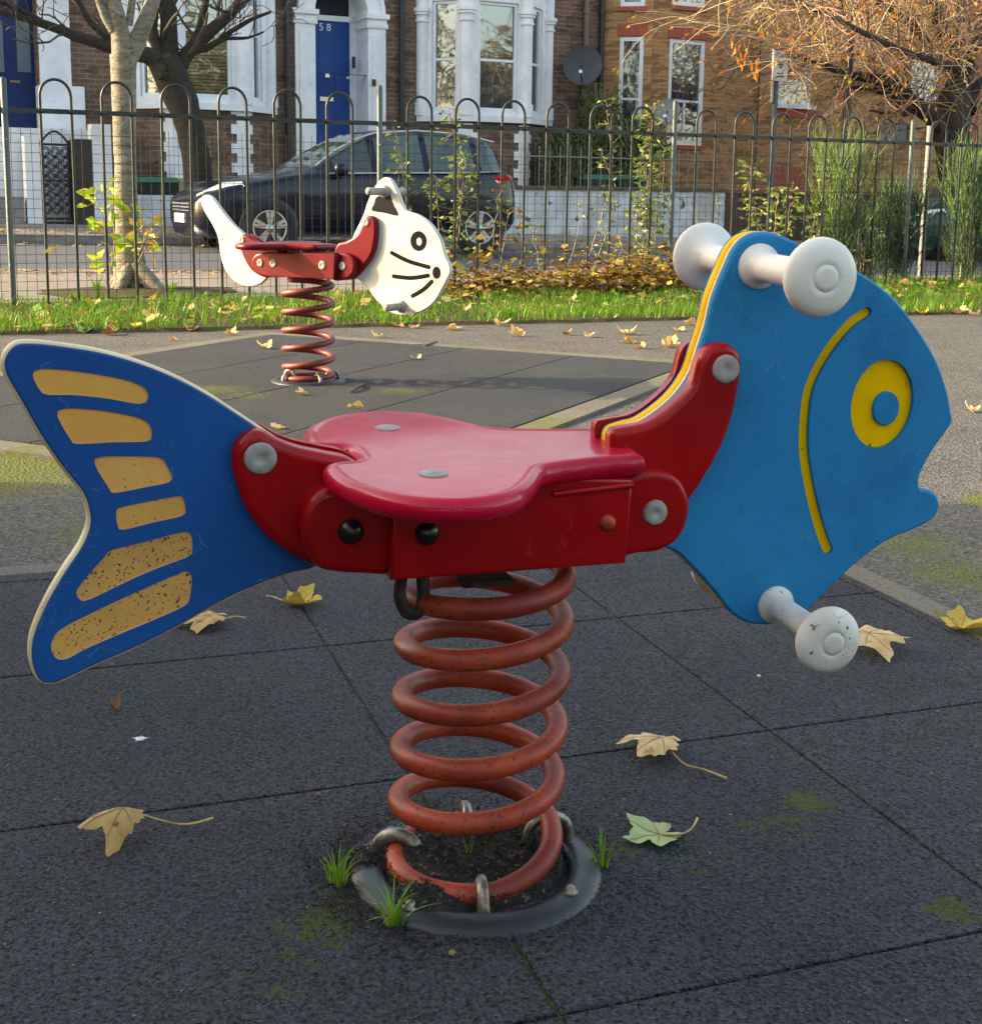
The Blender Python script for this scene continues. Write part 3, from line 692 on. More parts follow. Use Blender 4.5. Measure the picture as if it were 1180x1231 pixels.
for _ in range(9000):
    a = rr_.uniform(0, 6.28); d_ = .150 + abs(rr_.gauss(0, .034)); 
    wgt = .25 + .75 * max(0, math.cos(a - R(215))) 
    if rr_.random() > wgt: continue
    s_ = rr_.uniform(.0007, .0026); p = fO + V((math.cos(a), math.sin(a), 0)) * d_ + ZZ * .017
    o = [V((rr_.uniform(-1, 1), rr_.uniform(-1, 1), rr_.uniform(-.3, 1))) * s_ for _ in range(4)]
    q.add([p + x for x in o], [(0, 1, 2), (0, 2, 3), (0, 3, 1), (1, 3, 2)])
q.build('soil_crumbs', [dirtm], loc=fO, kind='stuff', label='loose soil crumbs scattered round the fish rocker base ring', cat='soil')

# ------------------------------------------------------------------ grass
g1 = M('grass_blade', (.14, .32, .015), (.24, .42, .035), rough=.5, ns=3, trans=.35)
g2 = M('grass_blade_dark', (.07, .17, .012), (.12, .24, .02), rough=.5, ns=3, trans=.35)
g3 = M('grass_blade_dry', (.42, .36, .10), (.34, .27, .09), rough=.6, ns=3, trans=.3)
def blade(q, p, h, wd, lean, az, mi, seg=3, r_=rnd, droop=.0):
    dx = V((math.cos(az), math.sin(az), 0)); sd = V((-dx.y, dx.x, 0)) if r_.random() < .5 else V((1, 0, 0))
    vs = []
    for i in range(seg + 1):
        t = i / seg; c = p + ZZ * (h * (t - droop * t * t)) + dx * (lean * t * t); ww = wd * (1 - t) ** .7 * .5
        vs += [c - sd * ww, c + sd * ww]
    q.add(vs, [(2 * i, 2 * i + 1, 2 * i + 3, 2 * i + 2) for i in range(seg)], mi, True)
q = MB(); rg = random.Random(21)
for _ in range(30000):
    t = rg.uniform(-1.5, 11.5); base = verge_edge(t); s = base.dot(D); q0 = base.dot(N)
    qq = q0 - .02 + (9.62 - q0) * (rg.random() ** 1.3)
    p = S(s, qq, .02); dn = noise.noise(p * 2.2) ; 
    if qq - q0 < .10 + .10 * noise.noise(p * 5): 
        if rg.random() < .4: continue
    if dn < -.12 and rg.random() < .75: continue
    h = rg.uniform(.035, .10) * (1 + .6 * noise.noise(p * 1.5 + V((9, 0, 0))))
    blade(q, p, h, rg.uniform(.005, .010), rg.uniform(-.10, .11), rg.uniform(0, 6.28), 0 if rg.random() < .62 else (1 if rg.random() < .8 else 2), 2, rg)
q.build('verge_grass', [g1, g2, g3], loc=S(3, 9, 0), kind='stuff', label='strip of short bright green grass along the foot of the metal fence', cat='grass')
def tuft(c, n, h, spread, label, seed, mats=(g1, g2, g3), wd=.0032, name='grass_tuft', droop=.25):
    r_ = random.Random(seed); q = MB()
    for _ in range(n):
        a = r_.uniform(0, 6.28); p = c + V((math.cos(a), math.sin(a), 0)) * r_.uniform(0, .012)
        hh = h * r_.uniform(.5, 1.05); blade(q, p, hh, wd * r_.uniform(.7, 1.2), spread * r_.uniform(.3, 1.1), a, 0 if r_.random() < .6 else (1 if r_.random() < .75 else 2), 6, r_, droop * r_.uniform(.4, 1.6))
    return q.build(name, list(mats), loc=c, label=label, cat='grass tuft')
tuft(gnd(405, 1062, .016), 34, .058, .028, 'fine green grass tuft left of the fish rocker base ring', 1, wd=.0024)
tuft(gnd(472, 1112, .016), 17, .072, .050, 'yellow-green long-bladed grass tuft in front of the fish base ring', 2, wd=.0046)
tuft(gnd(722, 1040, .016), 16, .058, .020, 'small upright grass tuft right of the fish base ring by the pale green leaf', 3, wd=.0026)
tuft(gnd(560, 1030, .03), 9, .034, .014, 'sparse thin seedlings growing in the soil inside the fish base ring', 4, wd=.0016)
for k, (x, y, n_, h_, l_) in enumerate(((118, 358, 40, .20, 'bright green grass tuft left of the pale tree trunk behind the fence'), (205, 356, 60, .15, 'green grass tuft right of the pale tree foot behind the fence'), (90, 362, 30, .10, 'low green weed tuft on the soil left of the pale tree'))):
    tuft(gnd(x, y, .02), n_, h_, .09, l_, 30 + k, wd=.012)

# ------------------------------------------------------------------ leaves
LOBES = [(-90, .16), (-76, .50), (-60, .52), (-45, .66), (-32, .60), (-20, .56), (-8, .72), (6, .80), (24, 1.02), (34, 1.0), (44, .84), (54, .74), (62, .70), (70, .84), (78, .98), (84, 1.06), (90, 1.2)]
LOBES = LOBES + [(180 - a, r) for a, r in LOBES[::-1][1:]]
def leafmesh(q, size, curl, fold, seed, mi=0, nr=5, cup=0.0):
    r_ = random.Random(seed); n = len(LOBES) - 1; ang = []
    o = r_.uniform(0, 50)
    for (a0, r0), (a1, r1) in zip(LOBES, LOBES[1:]): ang += [(a0, r0), ((a0 + a1) / 2, (r0 + r1) / 2)]
    ang = [(a, r * (1 + .24 * noise.noise(V((a * .07, o, 0))))) for a, r in ang]
    vs = []; m_ = len(ang)
    for i in range(nr + 1):
        f = i / nr
        for a, r in ang:
            rr2 = r * f; x, y = math.cos(R(a)) * rr2, math.sin(R(a)) * rr2 + .12
            ve = min(abs((a - v + 180) % 360 - 180) for v in (90, 38, 142, -14, 194))
            z = .035 * f * (1 - math.exp(-(ve / 9) ** 2)) 
            z += curl * (x * x * 1.1 + (y - .2) ** 2 * .6) + fold * abs(x) + cup * x * y
            z += .09 * noise.noise(V((x * 2.6 + o, y * 2.6, 1))) * f * 1.4
            vs.append(V((x, y, z)) * size)
    zmin = min(v.z for v in vs); vs = [v - ZZ * (zmin - .0015) for v in vs]
    fs = [(i * m_ + j, (i + 1) * m_ + j, (i + 1) * m_ + (j + 1) % m_, i * m_ + (j + 1) % m_) for i in range(nr) for j in range(m_)]
    q.add(vs, fs, mi, True); return vs[0]
def leafmat(name, c1, c2, c3, vein=(.5, .38, .15)):
    m, nt, b = newmat(name); co = node(nt, 'ShaderNodeTexCoord').outputs['Object']
    mp = node(nt, 'ShaderNodeMapping'); mp.inputs['Scale'].default_value = (1, 1, 1); L(nt, co, mp.inputs[0])
    col = mixc(nt, rng(nt, noise_n(nt, co, 26, 5, .65), .38, .62), c1, c2)
    col = mixc(nt, rng(nt, noise_n(nt, co, 60, 4, .7), .60, .68), col, c3)
    L(nt, col, b.inputs['Base Color']); b.inputs['Roughness'].default_value = .6; b.inputs['Specular IOR Level'].default_value = .3
    bumpn(nt, b, noise_n(nt, co, 90, 4, .7), .5, .003)
    t = node(nt, 'ShaderNodeBsdfTranslucent'); L(nt, col, t.inputs['Color']); mx = node(nt, 'ShaderNodeMixShader'); mx.inputs[0].default_value = .2
    L(nt, b.outputs[0], mx.inputs[1]); L(nt, t.outputs[0], mx.inputs[2]); L(nt, mx.outputs[0], nt.nodes['Material Output'].inputs['Surface'])
    return m
ltan = leafmat('leaf_tan', (.66, .41, .16), (.50, .28, .09), (.20, .09, .03))
lpale = leafmat('leaf_pale', (.76, .56, .28), (.64, .40, .17), (.35, .17, .05))
lgreen = leafmat('leaf_pale_green', (.46, .55, .25), (.38, .48, .20), (.36, .24, .13))
lyel = leafmat('leaf_yellow', (.66, .50, .08), (.55, .36, .07), (.20, .10, .02))
lbrn = leafmat('leaf_brown', (.28, .13, .045), (.19, .08, .03), (.08, .04, .02))
stemm = M('leaf_stalk', (.50, .36, .10), (.36, .20, .08), rough=.5, ns=60)
veinm = M('leaf_vein', (.36, .20, .08), (.28, .14, .06), rough=.6, ns=60)
def leaf(c, size, rot, mt, label, seed, curl=.2, fold=.1, tilt=(0, 0), stalk=None, cup=0., group=None, squash=1.0, wx=1.0):
    from mathutils import Euler
    q = MB(); leafmesh(q, size, curl, fold, seed, cup=cup)
    q.v = [V((v.x * wx, v.y * squash, v.z)) for v in q.v]
    e = Euler((tilt[0], tilt[1], rot)).to_matrix(); q.v = [e @ v for v in q.v]
    zm = min(v.z for v in q.v); q.v = [v + c + ZZ * (.001 - zm) for v in q.v]
    base = q.v[0]
    kw = dict(label=label, cat='leaf')
    if group: kw['group'] = group
    o = q.build('fallen_leaf', mt, loc=c, **kw)
    vn = MB()                                   # raised veins lie on the blade itself
    m_ = (len(LOBES) - 1) * 2
    for va in (90, 38, 142, -14, 194):
        j = min(range(m_), key=lambda k: abs(((LOBES[k // 2][0] if k % 2 == 0 else (LOBES[k // 2][0] + LOBES[k // 2 + 1][0]) / 2) - va + 180) % 360 - 180))
        pts = [q.v[i * m_ + j] + ZZ * .0004 for i in range(0, 6)]
        vn.tube(pts, [.0009, .0008, .0007, .0006, .0004, .0002], 5)
    vn.build('leaf_vein', veinm, o)
    if stalk:
        pts = spline([base] + [gnd(x, y, .016 + .004 + h_) for x, y, h_ in stalk], .006, False)
        k = len(pts); t = MB(); t.tube(pts, [.0012 + .0010 * (i / k) ** 4 for i in range(k)], 6); t.build('stalk', stemm, o)
    return o
GZ = .016
leaf(gnd(150, 1012, GZ), .043, R(124), ltan, 'curled tan leaf with long straight stalk, lower left on the black tiles', 41, curl=-.7, fold=-.15, tilt=(.10, -.05), cup=.3, stalk=[(215, 991, .012), (256, 984, .003)], squash=1.12, wx=.72)
leaf(gnd(798, 909, GZ), .052, R(78), lpale, 'dry tan leaf with reddish stalk on a tile joint right of the spring', 42, curl=-.45, fold=.05, tilt=(.08, .12), stalk=[(820, 917, .006), (845, 925, .002), (873, 936, .001)])
leaf(gnd(797, 1003, GZ), .047, R(118), lgreen, 'pale green leaf with curved stalk right of the rocker base', 43, curl=.10, fold=.10, tilt=(.05, .05), stalk=[(815, 1004, .004), (830, 997, .003), (838, 984, .002)], cup=.1)
leaf(gnd(1036, 781, GZ), .064, R(-97), lpale, 'large pale dry leaf beneath the lower white handle knob', 44, curl=-.25, fold=-.05, tilt=(.0, .1))
leaf(gnd(1150, 757, .016), .058, R(-80), lyel, 'yellow-cream leaf lying on the edging kerb at the right border', 45, curl=.3, fold=.2)
leaf(gnd(352, 727, GZ), .046, R(-100), lyel, 'yellow leaf with dark edges on the tiles left of the spring', 46, curl=.45, fold=.35, stalk=[(340, 722, .006), (330, 718, .004), (320, 716, .003)])
leaf(gnd(258, 752, GZ), .055, R(100), ltan, 'brown-tan leaf partly hidden beneath the blue fish tail', 47, curl=-.4, fold=.1, stalk=[(270, 743, .006), (283, 741, .004), (295, 743, .002)])
leaf(gnd(139, 855, GZ), .013, R(40), lbrn, 'tiny crumpled rust-brown leaf scrap on the tiles below the fish tail', 48, curl=1.2, fold=.8)
# bird dropping and little stones
q = MB(); c = gnd(168, 888, .0164); pts = []
for i in range(36):
    a = 2 * math.pi * i / 36; r = (.0055 + .0035 * noise.noise(V((math.cos(a) * 2.5, math.sin(a) * 2.5, 7)))) * (1.9 if i in (2, 9, 17, 25, 31) else 1)
    pts.append(c + V((r * math.cos(a) * 1.3, r * math.sin(a) * 1.1, 0)))
q.add([c + ZZ * .0022] + pts, [(0, i + 1, (i + 1) % 36 + 1) for i in range(36)], 0, True)
q.build('bird_dropping', M('chalky_white', (.78, .78, .78), (.6, .6, .6), rough=.7, ns=200), loc=c, label='small white splat of bird dropping on the tile above the curled tan leaf', cat='bird dropping')
def pebble(x, y, r, col, label, z=.016):
    q = MB(); c = gnd(x, y, z); q.lathe(c, ZZ, [(r * .7, 0), (r, r * .4), (r * .8, r * .9), (.0001, r * 1.1)], 9, sx=.8); q.build('pebble', M('pebble_' + label.split()[0], col, rough=.8), loc=c, label=label, cat='pebble')
pebble(383, 957, .0042, (.16, .10, .06), 'brown grit lump on the tile joint left of the spring')
pebble(912, 814, .004, (.5, .48, .48), 'whitish pebble chip on the tiles right of the spring below the lower knob')
pebble(543, 1148, .0045, (.22, .17, .06), 'mossy round pebble in front of the fish base ring')

# far leaves: separate, small
grp = 'dry leaves scattered on the far tarmac by the verge'
farl = [(320,419,.075,lpale,'pale dry leaf on the mat left of the cat spring'),(366,474,.05,lpale,'small cream leaf in front of the cat base ring'),(424,493,.085,lyel,'yellow-green leaf beyond the red seat of the fish'),(338,518,.06,lpale,'cream leaf just behind the fish tail bracket'),
 (502,432,.055,lgreen,'pale green leaf on the cat mat right of its spring'),(355,398,.07,lpale,'cream leaf at the verge edge behind the cat spring'),(625,404,.10,lpale,None),(680,402,.06,lbrn,'rust-brown leaf on the far tarmac'),(708,405,.07,lpale,None),(752,402,.10,lpale,None),(760,412,.09,ltan,None),(772,419,.07,ltan,None),(800,417,.10,lpale,None),(826,390,.09,lpale,None),(818,398,.08,lpale,None),
 (480,393,.08,ltan,None),(497,394,.07,ltan,None),(540,396,.09,lpale,None),(600,391,.10,lpale,None),(232,397,.09,ltan,'curled grey-tan leaf at the verge left of the cat spring'),(30,384,.10,lpale,None),(60,397,.09,lpale,None),(100,400,.10,lgreen,'silvery green leaf at the left end of the verge'),(128,402,.09,lbrn,'upright brown leaf at the left verge edge'),(275,402,.07,lpale,None),
 (1128,375,.10,lpale,None),(1150,377,.11,lpale,None),(1172,379,.09,lpale,None),(1168,495,.055,lpale,'cream leaf on the tarmac right of the fish eye'),(1110,378,.09,lyel,'yellow leaf by the verge right of the fish head'),(735,385,.09,lgreen,'grey-green leaf standing at the edge of the verge'),(560,372,.08,lyel,'yellow leaf resting in the grass right of the cat'),(250,386,.06,lpale,None),(205,409,.05,lpale,None),(880,385,.08,ltan,None),(455,405,.06,lpale,None)]
for i, (x, y, sz, mt, lb) in enumerate(farl):
    z = .016 if (300 < x < 620 and 405 < y < 480) else .003
    leaf(gnd(x, y, z), sz * .62, rnd.uniform(0, 6.28), mt, lb or 'dry cream leaf lying on the far tarmac strip beside the grass verge', 100 + i, curl=rnd.uniform(.2, .7), fold=rnd.uniform(.1, .5), tilt=(rnd.uniform(-.2, .2), rnd.uniform(-.2, .2)), group=None if lb else grp)
# small debris on the near tiles: leaf crumbs and grit
def crumbs_(r_):
    return gp(r_.uniform(-3, 2), r_.uniform(-3.2, 1.0), .0162)
dq = MB(); r_ = random.Random(88)
for _ in range(520):
    p = crumbs_(r_); s_ = r_.uniform(.0008, .0030) * (1 if r_.random() < .93 else 2.2); a = r_.uniform(0, 6.28); e1 = V((math.cos(a), math.sin(a), 0)); e2 = V((-e1.y, e1.x, 0)) * r_.uniform(.15, .8)
    dq.add([p, p + e1 * s_ + ZZ * s_ * r_.uniform(0, .4), p + (e1 + e2) * s_, p + e2 * s_ + ZZ * s_ * .2], [(0, 1, 2, 3)], r_.choice((0, 0, 1, 2, 3)))
dq.build('ground_debris', [lbrn, ltan, M('grit', (.16, .155, .15), rough=.8), M('dark_grit', (.012, .012, .012), rough=.8)], loc=gp(-1, 0, .016), kind='stuff', label='tiny leaf crumbs and grit scattered over the black rubber tiles', cat='debris')
# twigs
def twig(pts, r, label, z=.02):
    q = MB(); q.tube([gnd(x, y, z + h_) for x, y, h_ in pts], r, 6); q.build('twig', M('twig_bark', (.06, .045, .035), (.1, .08, .06), rough=.9, ns=50), loc=gnd(pts[0][0], pts[0][1], z), label=label, cat='twig')
twig([(422, 471, 0), (430, 465, .008), (437, 462, .0)], .006, 'short dark stick beside the cat base ring')
twig([(492, 414, 0), (505, 413, .012), (513, 415, .01), (525, 411, .0)], .006, 'crooked brown twig on the tarmac right of the cat spring', .008)

# leaf litter: masses along the fence foot and both kerbs
def litter(n, fn, size, mats, label, seed, tiltmax=.9):
    r_ = random.Random(seed); q = MB()
    for _ in range(n):
        p = fn(r_); s_ = size * r_.uniform(.6, 1.3); a = r_.uniform(0, 6.28); tl = r_.uniform(-tiltmax, tiltmax)
        e1 = V((math.cos(a), math.sin(a), 0)); e2 = (V((-e1.y, e1.x, 0)) * math.cos(tl) + ZZ * math.sin(tl)); k = ZZ * s_ * r_.uniform(-.15, .25)
        vs = [p, p + e1 * s_ * .5 + e2 * s_ * .12 + k, p + e1 * s_ * .45 + e2 * s_ * .45, p + e2 * s_ * .7 + k, p - e1 * s_ * .45 + e2 * s_ * .45, p - e1 * s_ * .5 + e2 * s_ * .12 + k]
        q.add(vs, [(0, 1, 2, 3), (0, 3, 4, 5)], r_.randrange(len(mats)))
    c = q.v[0].copy(); c.z = 0
    return q.build('leaf_litter', list(mats), loc=c, kind='stuff', label=label, cat='leaf litter')
def pile(r_):
    s = r_.choice((4.7, 5.4, 6.1, 6.1, 7.0, 7.4)) + r_.gauss(0, .36); qq = 9.2 + r_.gauss(0, .15)
    return S(s, qq, .03 + abs(r_.gauss(0, .15)) * max(0, 1 - abs(qq - 9.2) * 1.5))
litter(3800, pile, .062, (lyel, lbrn, ltan, lyel, lbrn), 'heap of brown and yellow fallen leaves caught along the fence foot', 61)
litter(1000, lambda r_: S(r_.uniform(0, 12), r_.uniform(7.6, 9.3), .05), .07, (lyel, lpale, ltan, g1), 'loose yellow and tan leaves scattered through the verge grass', 62)
litter(1300, lambda r_: (lambda s, q_: S(s, q_, .006 + drop(s, q_)))(r_.uniform(-2, 16), 13.12 - abs(r_.gauss(0, .22))), .06, (ltan, lbrn, lpale), 'line of brown leaves on the near pavement along the kerb', 63, .3)
litter(900, lambda r_: (lambda s, q_: S(s, q_, .225 + .02 * (q_ - 17.5) + drop(s, q_)))(r_.uniform(-2, 18), 17.5 + abs(r_.gauss(0, .35))), .07, (ltan, lbrn, lpale), 'brown leaves on the far pavement edge', 64, .3)
litter(350, lambda r_: (lambda s, q_: S(s, q_, .094 + drop(s, q_)))(r_.uniform(-2, 18), 17.25 - abs(r_.gauss(0, .25))), .08, (ltan, lbrn, lpale), 'leaves gathered in the far gutter', 65, .3)
# ------------------------------------------------------------------ bow-top fence
fm = M('fence_paint', (.013, .020, .018), (.028, .036, .032), rough=.42, ns=8, spk=(.12, .11, .09), spks=40, spkt=.70, spec=.45)
postm = M('fence_post_paint', (.045, .065, .058), (.08, .095, .085), rough=.45, ns=5, spk=(.4, .38, .32), spks=30, spkt=.68)
meshm = M('mesh_wire', (.018, .024, .022), (.012, .016, .015), rough=.5)
FQ = 9.43
fc = S(1.2, FQ, 0)
fence = thing('metal_fence', fc, 'dark green bow-top metal fence with wire mesh along the back of the playground', 'fence')
P0, PL_ = 1.225, 2.655
for k in range(-1, 5):
    s0 = P0 + k * PL_
    q = MB(); q.tube([S(s0, FQ, -.02), S(s0, FQ, 1.50 + (.07 if k in (1, 2) else 0)), S(s0, FQ, 1.512 + (.07 if k in (1, 2) else 0))], [.021, .021, .012], 10); q.build('post', postm, fence)
    if k == 4: break
    q = MB(); q.sbox(s0 + .02, s0 + PL_ - .02, FQ - .006, FQ + .006, 1.288, 1.320); 
    for b in range(6):
        for d_ in (-.1, .1):
            sc_ = s0 + .325 + .4025 * b + d_; q.lathe(S(sc_, FQ, 1.304), D, [(.0001, -.02), (.014, -.018), (.017, 0), (.014, .018), (.0001, .02)], 8)
    q.build('rail', fm, fence)
    for b in range(6):
        c = s0 + .325 + .4025 * b; q = MB(); r = .1; j = [rnd.uniform(-.004, .004) for _ in range(3)]
        pts = [S(c - r, FQ, .0), S(c - r + j[0], FQ, .7), S(c - r, FQ, 1.405)] + [S(c - r * math.cos(math.pi * i / 12), FQ, 1.405 + r * 1.08 * math.sin(math.pi * i / 12)) for i in range(1, 12)] + [S(c + r, FQ, 1.405), S(c + r + j[1], FQ, .7), S(c + r, FQ, 0)]
        q.tube(pts, .0104, 8); q.build('bow', fm, fence)
    q = MB(); r = .0022; n = int(PL_ / .0655)
    for i in range(n):
        s = s0 + .03 + i * .0655; q.tube([S(s, FQ + .014, .02), S(s + rnd.uniform(-.004, .004), FQ + .014, .6), S(s, FQ + .014, 1.2)], r, 4, caps=False)
    for i in range(19):
        z = .05 + i * .0612; q.tube([S(s0 + .02, FQ + .017, z + rnd.uniform(-.003, .003)), S(s0 + PL_ * .5, FQ + .017, z + rnd.uniform(-.006, .004)), S(s0 + PL_ - .02, FQ + .017, z)], r, 4, caps=False)
    q.build('wire_mesh', meshm, fence)
# pale marker post just behind
q = MB(); s_, z_ = sq(1118, 150, 9.9); q.tube([S(s_, 9.9, 0), S(s_, 9.9, 1.5)], .03, 10); q.build('bollard_post', M('pale_post', (.22, .22, .2), (.17, .17, .16), rough=.6, ns=9), loc=S(s_, 9.9, 0), label='pale round post just behind the fence near the big tree trunk', cat='post')

# ------------------------------------------------------------------ street materials
brownbrick = brick_mat('brown_brick', (.215, .115, .075), (.135, .078, .055), (.27, .225, .18))
yellowbrick = brick_mat('yellow_stock_brick', (.47, .225, .085), (.32, .155, .06), (.42, .32, .21), .15)
redbrick = brick_mat('red_brick', (.38, .09, .05), (.30, .07, .045), (.2, .12, .09), .1)
lintelred = M('red_lintel', (.40, .10, .055), (.30, .075, .05), rough=.85, ns=14)
wpaint = M('white_render', (.80, .81, .84), (.70, .72, .76), rough=.7, ns=2.5, bump=.15, bs=20, wear=((.4, .4, .38), .3, (.42, .41, .38), .5))
wframe = M('white_window_frame', (.74, .77, .82), (.66, .69, .74), rough=.4, ns=4)
doorb = M('blue_door_paint', (.0004, .060, .26), (.0004, .048, .22), rough=.45, spec=.25, ns=3)
doorn = M('navy_door_paint', (.0005, .026, .12), (.0005, .020, .10), rough=.4, spec=.3, ns=3)
dark = M('dark_interior', (.02, .022, .026), rough=.9)
curtain = M('net_curtain', (.36, .39, .42), (.12, .14, .17), rough=.9, ns=9, nr=(.35, .65))
blindm = M('bamboo_blind', (.85, .52, .20), (.66, .38, .13), rough=.6, ns=20)
pipem = M('black_downpipe', (.02, .02, .024), rough=.45)
greypipe = M('grey_pipe', (.35, .33, .3), rough=.5)
chrome = M('chrome', (.7, .7, .7), rough=.15, metal=1)
sandst = M('sand_stone', (.50, .36, .18), (.42, .29, .15), rough=.85, ns=5)
ironm = M('black_iron', (.012, .012, .014), rough=.5)
gm, nt, b_ = newmat('window_glass')
nt.nodes.remove(b_); tr_ = node(nt, 'ShaderNodeBsdfTransparent'); tr_.inputs[0].default_value = (.72, .76, .78, 1)
gl = node(nt, 'ShaderNodeBsdfGlossy'); gl.inputs['Roughness'].default_value = .03; gl.inputs['Color'].default_value = (.9, .95, 1, 1)
nz = node(nt, 'ShaderNodeTexCoord'); bp = node(nt, 'ShaderNodeBump'); bp.inputs['Strength'].default_value = .25; bp.inputs['Distance'].default_value = .02
L(nt, noise_n(nt, nz.outputs['Object'], 1.6, 2), bp.inputs['Height']); L(nt, bp.outputs[0], gl.inputs['Normal'])
mx = node(nt, 'ShaderNodeMixShader'); mx.inputs[0].default_value = .13
L(nt, tr_.outputs[0], mx.inputs[1]); L(nt, gl.outputs[0], mx.inputs[2]); L(nt, mx.outputs[0], nt.nodes['Material Output'].inputs['Surface'])
glass = gm

Q0 = 21.5
FR = (S(0, Q0, 0), D, -N)
def fa(x, y, b=0): return sq(x, y, Q0 - b)
def wallgrid(q, fr, a0, a1, z0, z1, ops, mi=0, depth=.12, b=0):
    P, t, m = fr
    A = sorted({a0, a1} | {v for o in ops for v in o[:2]}); Z = sorted({z0, z1} | {v for o in ops for v in o[2:4]})
    A = [v for v in A if a0 <= v <= a1]; Z = [v for v in Z if z0 <= v <= z1]
    def pt(a, bb, z): return P + t * a + m * bb + ZZ * z
    for i in range(len(A) - 1):
        for j in range(len(Z) - 1):
            ca_, cz = (A[i] + A[i + 1]) / 2, (Z[j] + Z[j + 1]) / 2
            if any(o[0] < ca_ < o[1] and o[2] < cz < o[3] for o in ops): continue
            q.add([pt(A[i], b, Z[j]), pt(A[i + 1], b, Z[j]), pt(A[i + 1], b, Z[j + 1]), pt(A[i], b, Z[j + 1])], [(0, 1, 2, 3)], mi)
    for o in ops:
        x0, x1, y0, y1 = o[:4]
        c = [(x0, y0), (x1, y0), (x1, y1), (x0, y1)]
        for k in range(4):
            (xa, ya), (xb, yb) = c[k], c[(k + 1) % 4]
            q.add([pt(xa, b, ya), pt(xb, b, yb), pt(xb, b - depth, yb), pt(xa, b - depth, ya)], [(0, 1, 2, 3)], mi)
def window(par, fr, a0, a1, z0, z1, b=-.10, cols=1, rows=2, fw=.05, split=.5, cover=None, sill=True, cgap=.0):
    """sash or casement window set in its reveal, with glass, room darkness and curtain behind"""
    q = MB(); e = .002
    q.lbox(fr, a0 + e, a0 + fw, b, b + .06, z0 + e, z1 - e); q.lbox(fr, a1 - fw, a1 - e, b, b + .06, z0 + e, z1 - e)
    q.lbox(fr, a0 + fw, a1 - fw, b, b + .058, z0 + e, z0 + fw); q.lbox(fr, a0 + fw, a1 - fw, b, b + .058, z1 - fw, z1 - e)
    zs = z0 + (z1 - z0) * split
    if rows > 1: q.lbox(fr, a0 + fw, a1 - fw, b + .005, b + .045, zs - .022, zs + .022)
    for c in range(1, cols):
        a = a0 + (a1 - a0) * c / cols; q.lbox(fr, a - .02, a + .02, b + .005, b + .04, z0 + fw, zs - .023 if rows > 1 else z1 - fw)
    o = q.build('window', wframe, par)
    P, t, m = fr
    def pn(bb, nm, mt, za, zb, aa=a0 + .01, ab=a1 - .01, uvf=False):
        g_ = MB(); g_.lbox(fr, aa, ab, bb - .006, bb, za, zb); return g_.build(nm, mt, o)
    pn(b + .02, 'glass_pane', glass, z0 + .01, z1 - .01)
    q = MB(); q.lbox(fr, a0 - .3, a1 + .3, b - .72, b - .70, z0 - .2, z1 + .2); q.build('dark_room', dark, o)
    if cover == 'blind':
        q = MB(); z = z0 + .03
        while z < z1 - .03:
            q.lbox(fr, a0 + .03, a1 - .03, b - .055, b - .030, z, z + .040); z += .052
        q.build('bamboo_blind', blindm, o)
    elif cover:
        q = MB(); n = 46; k = cover
        vs = []
        for i in range(n + 1):
            a = a0 + .02 + (a1 - a0 - .04) * i / n; bb = b - .12 + .025 * math.sin(i * 1.15) + .01 * math.sin(i * 2.9)
            vs += [P + t * a + m * bb + ZZ * (z0 + .03), P + t * a + m * bb + ZZ * (z0 + (z1 - z0) * k)]
        q.add(vs, [(2 * i, 2 * i + 2, 2 * i + 3, 2 * i + 1) for i in range(n)], 0, True); q.build('curtain', curtain, o)
    if sill:
        q = MB(); q.lbox(fr, a0 - .06, a1 + .06, b + .03, .09, z0 - .09, z0 - .003); q.build('sill', wpaint, o)
    return o
def canted(aL, aCL, aCR, aR, bB):
    PL0 = S(aL, Q0); PC0 = S(aCL, Q0 - bB); PC1 = S(aCR, Q0 - bB); PR = S(aR, Q0)
    out = []
    for A_, B_ in ((PL0, PC0), (PC0, PC1), (PC1, PR)):
        t = (B_ - A_); ln = t.length; t = t.normalized(); m = V((t.y, -t.x, 0)); out.append(((A_, t, m), ln))
    return out
ZT = 5.7
def house(name, label, a0): return thing(name, S(a0, Q0, .3), label, 'house')

# --- house with the number 58 and white bay
xa = lambda x, b=0, y=100: fa(x, y, b)[0]
zz = lambda y, x, b=0: fa(x, y, b)[1]
aA1 = xa(347); aB1 = xa(719)
h58 = house('brick_house', 'brown brick house with blue door numbered 58 and tall white bay window', aA1)
d0, d1 = xa(377), xa(441)                        # arch opening
bL = xa(507); bR = xa(657); BB = .62; bcl = xa(560, BB); bcr = xa(632, BB)
zspr = zz(22, 440); 
q = MB(); wallgrid(q, FR, aA1 + .004, aB1, .0, ZT, [(d0 - .28, d1 + .28, .0, ZT - .7), (bL + .05, bR - .05, .9, 5.0)], depth=.5)
q.lbox(FR, aA1 + .004, aB1, -8, -7.9, 0, ZT); q.lbox(FR, aA1 + .004, aB1, -7.9, -.0, ZT, ZT + .1)
q.build('wall', brownbrick, h58, uv=True)
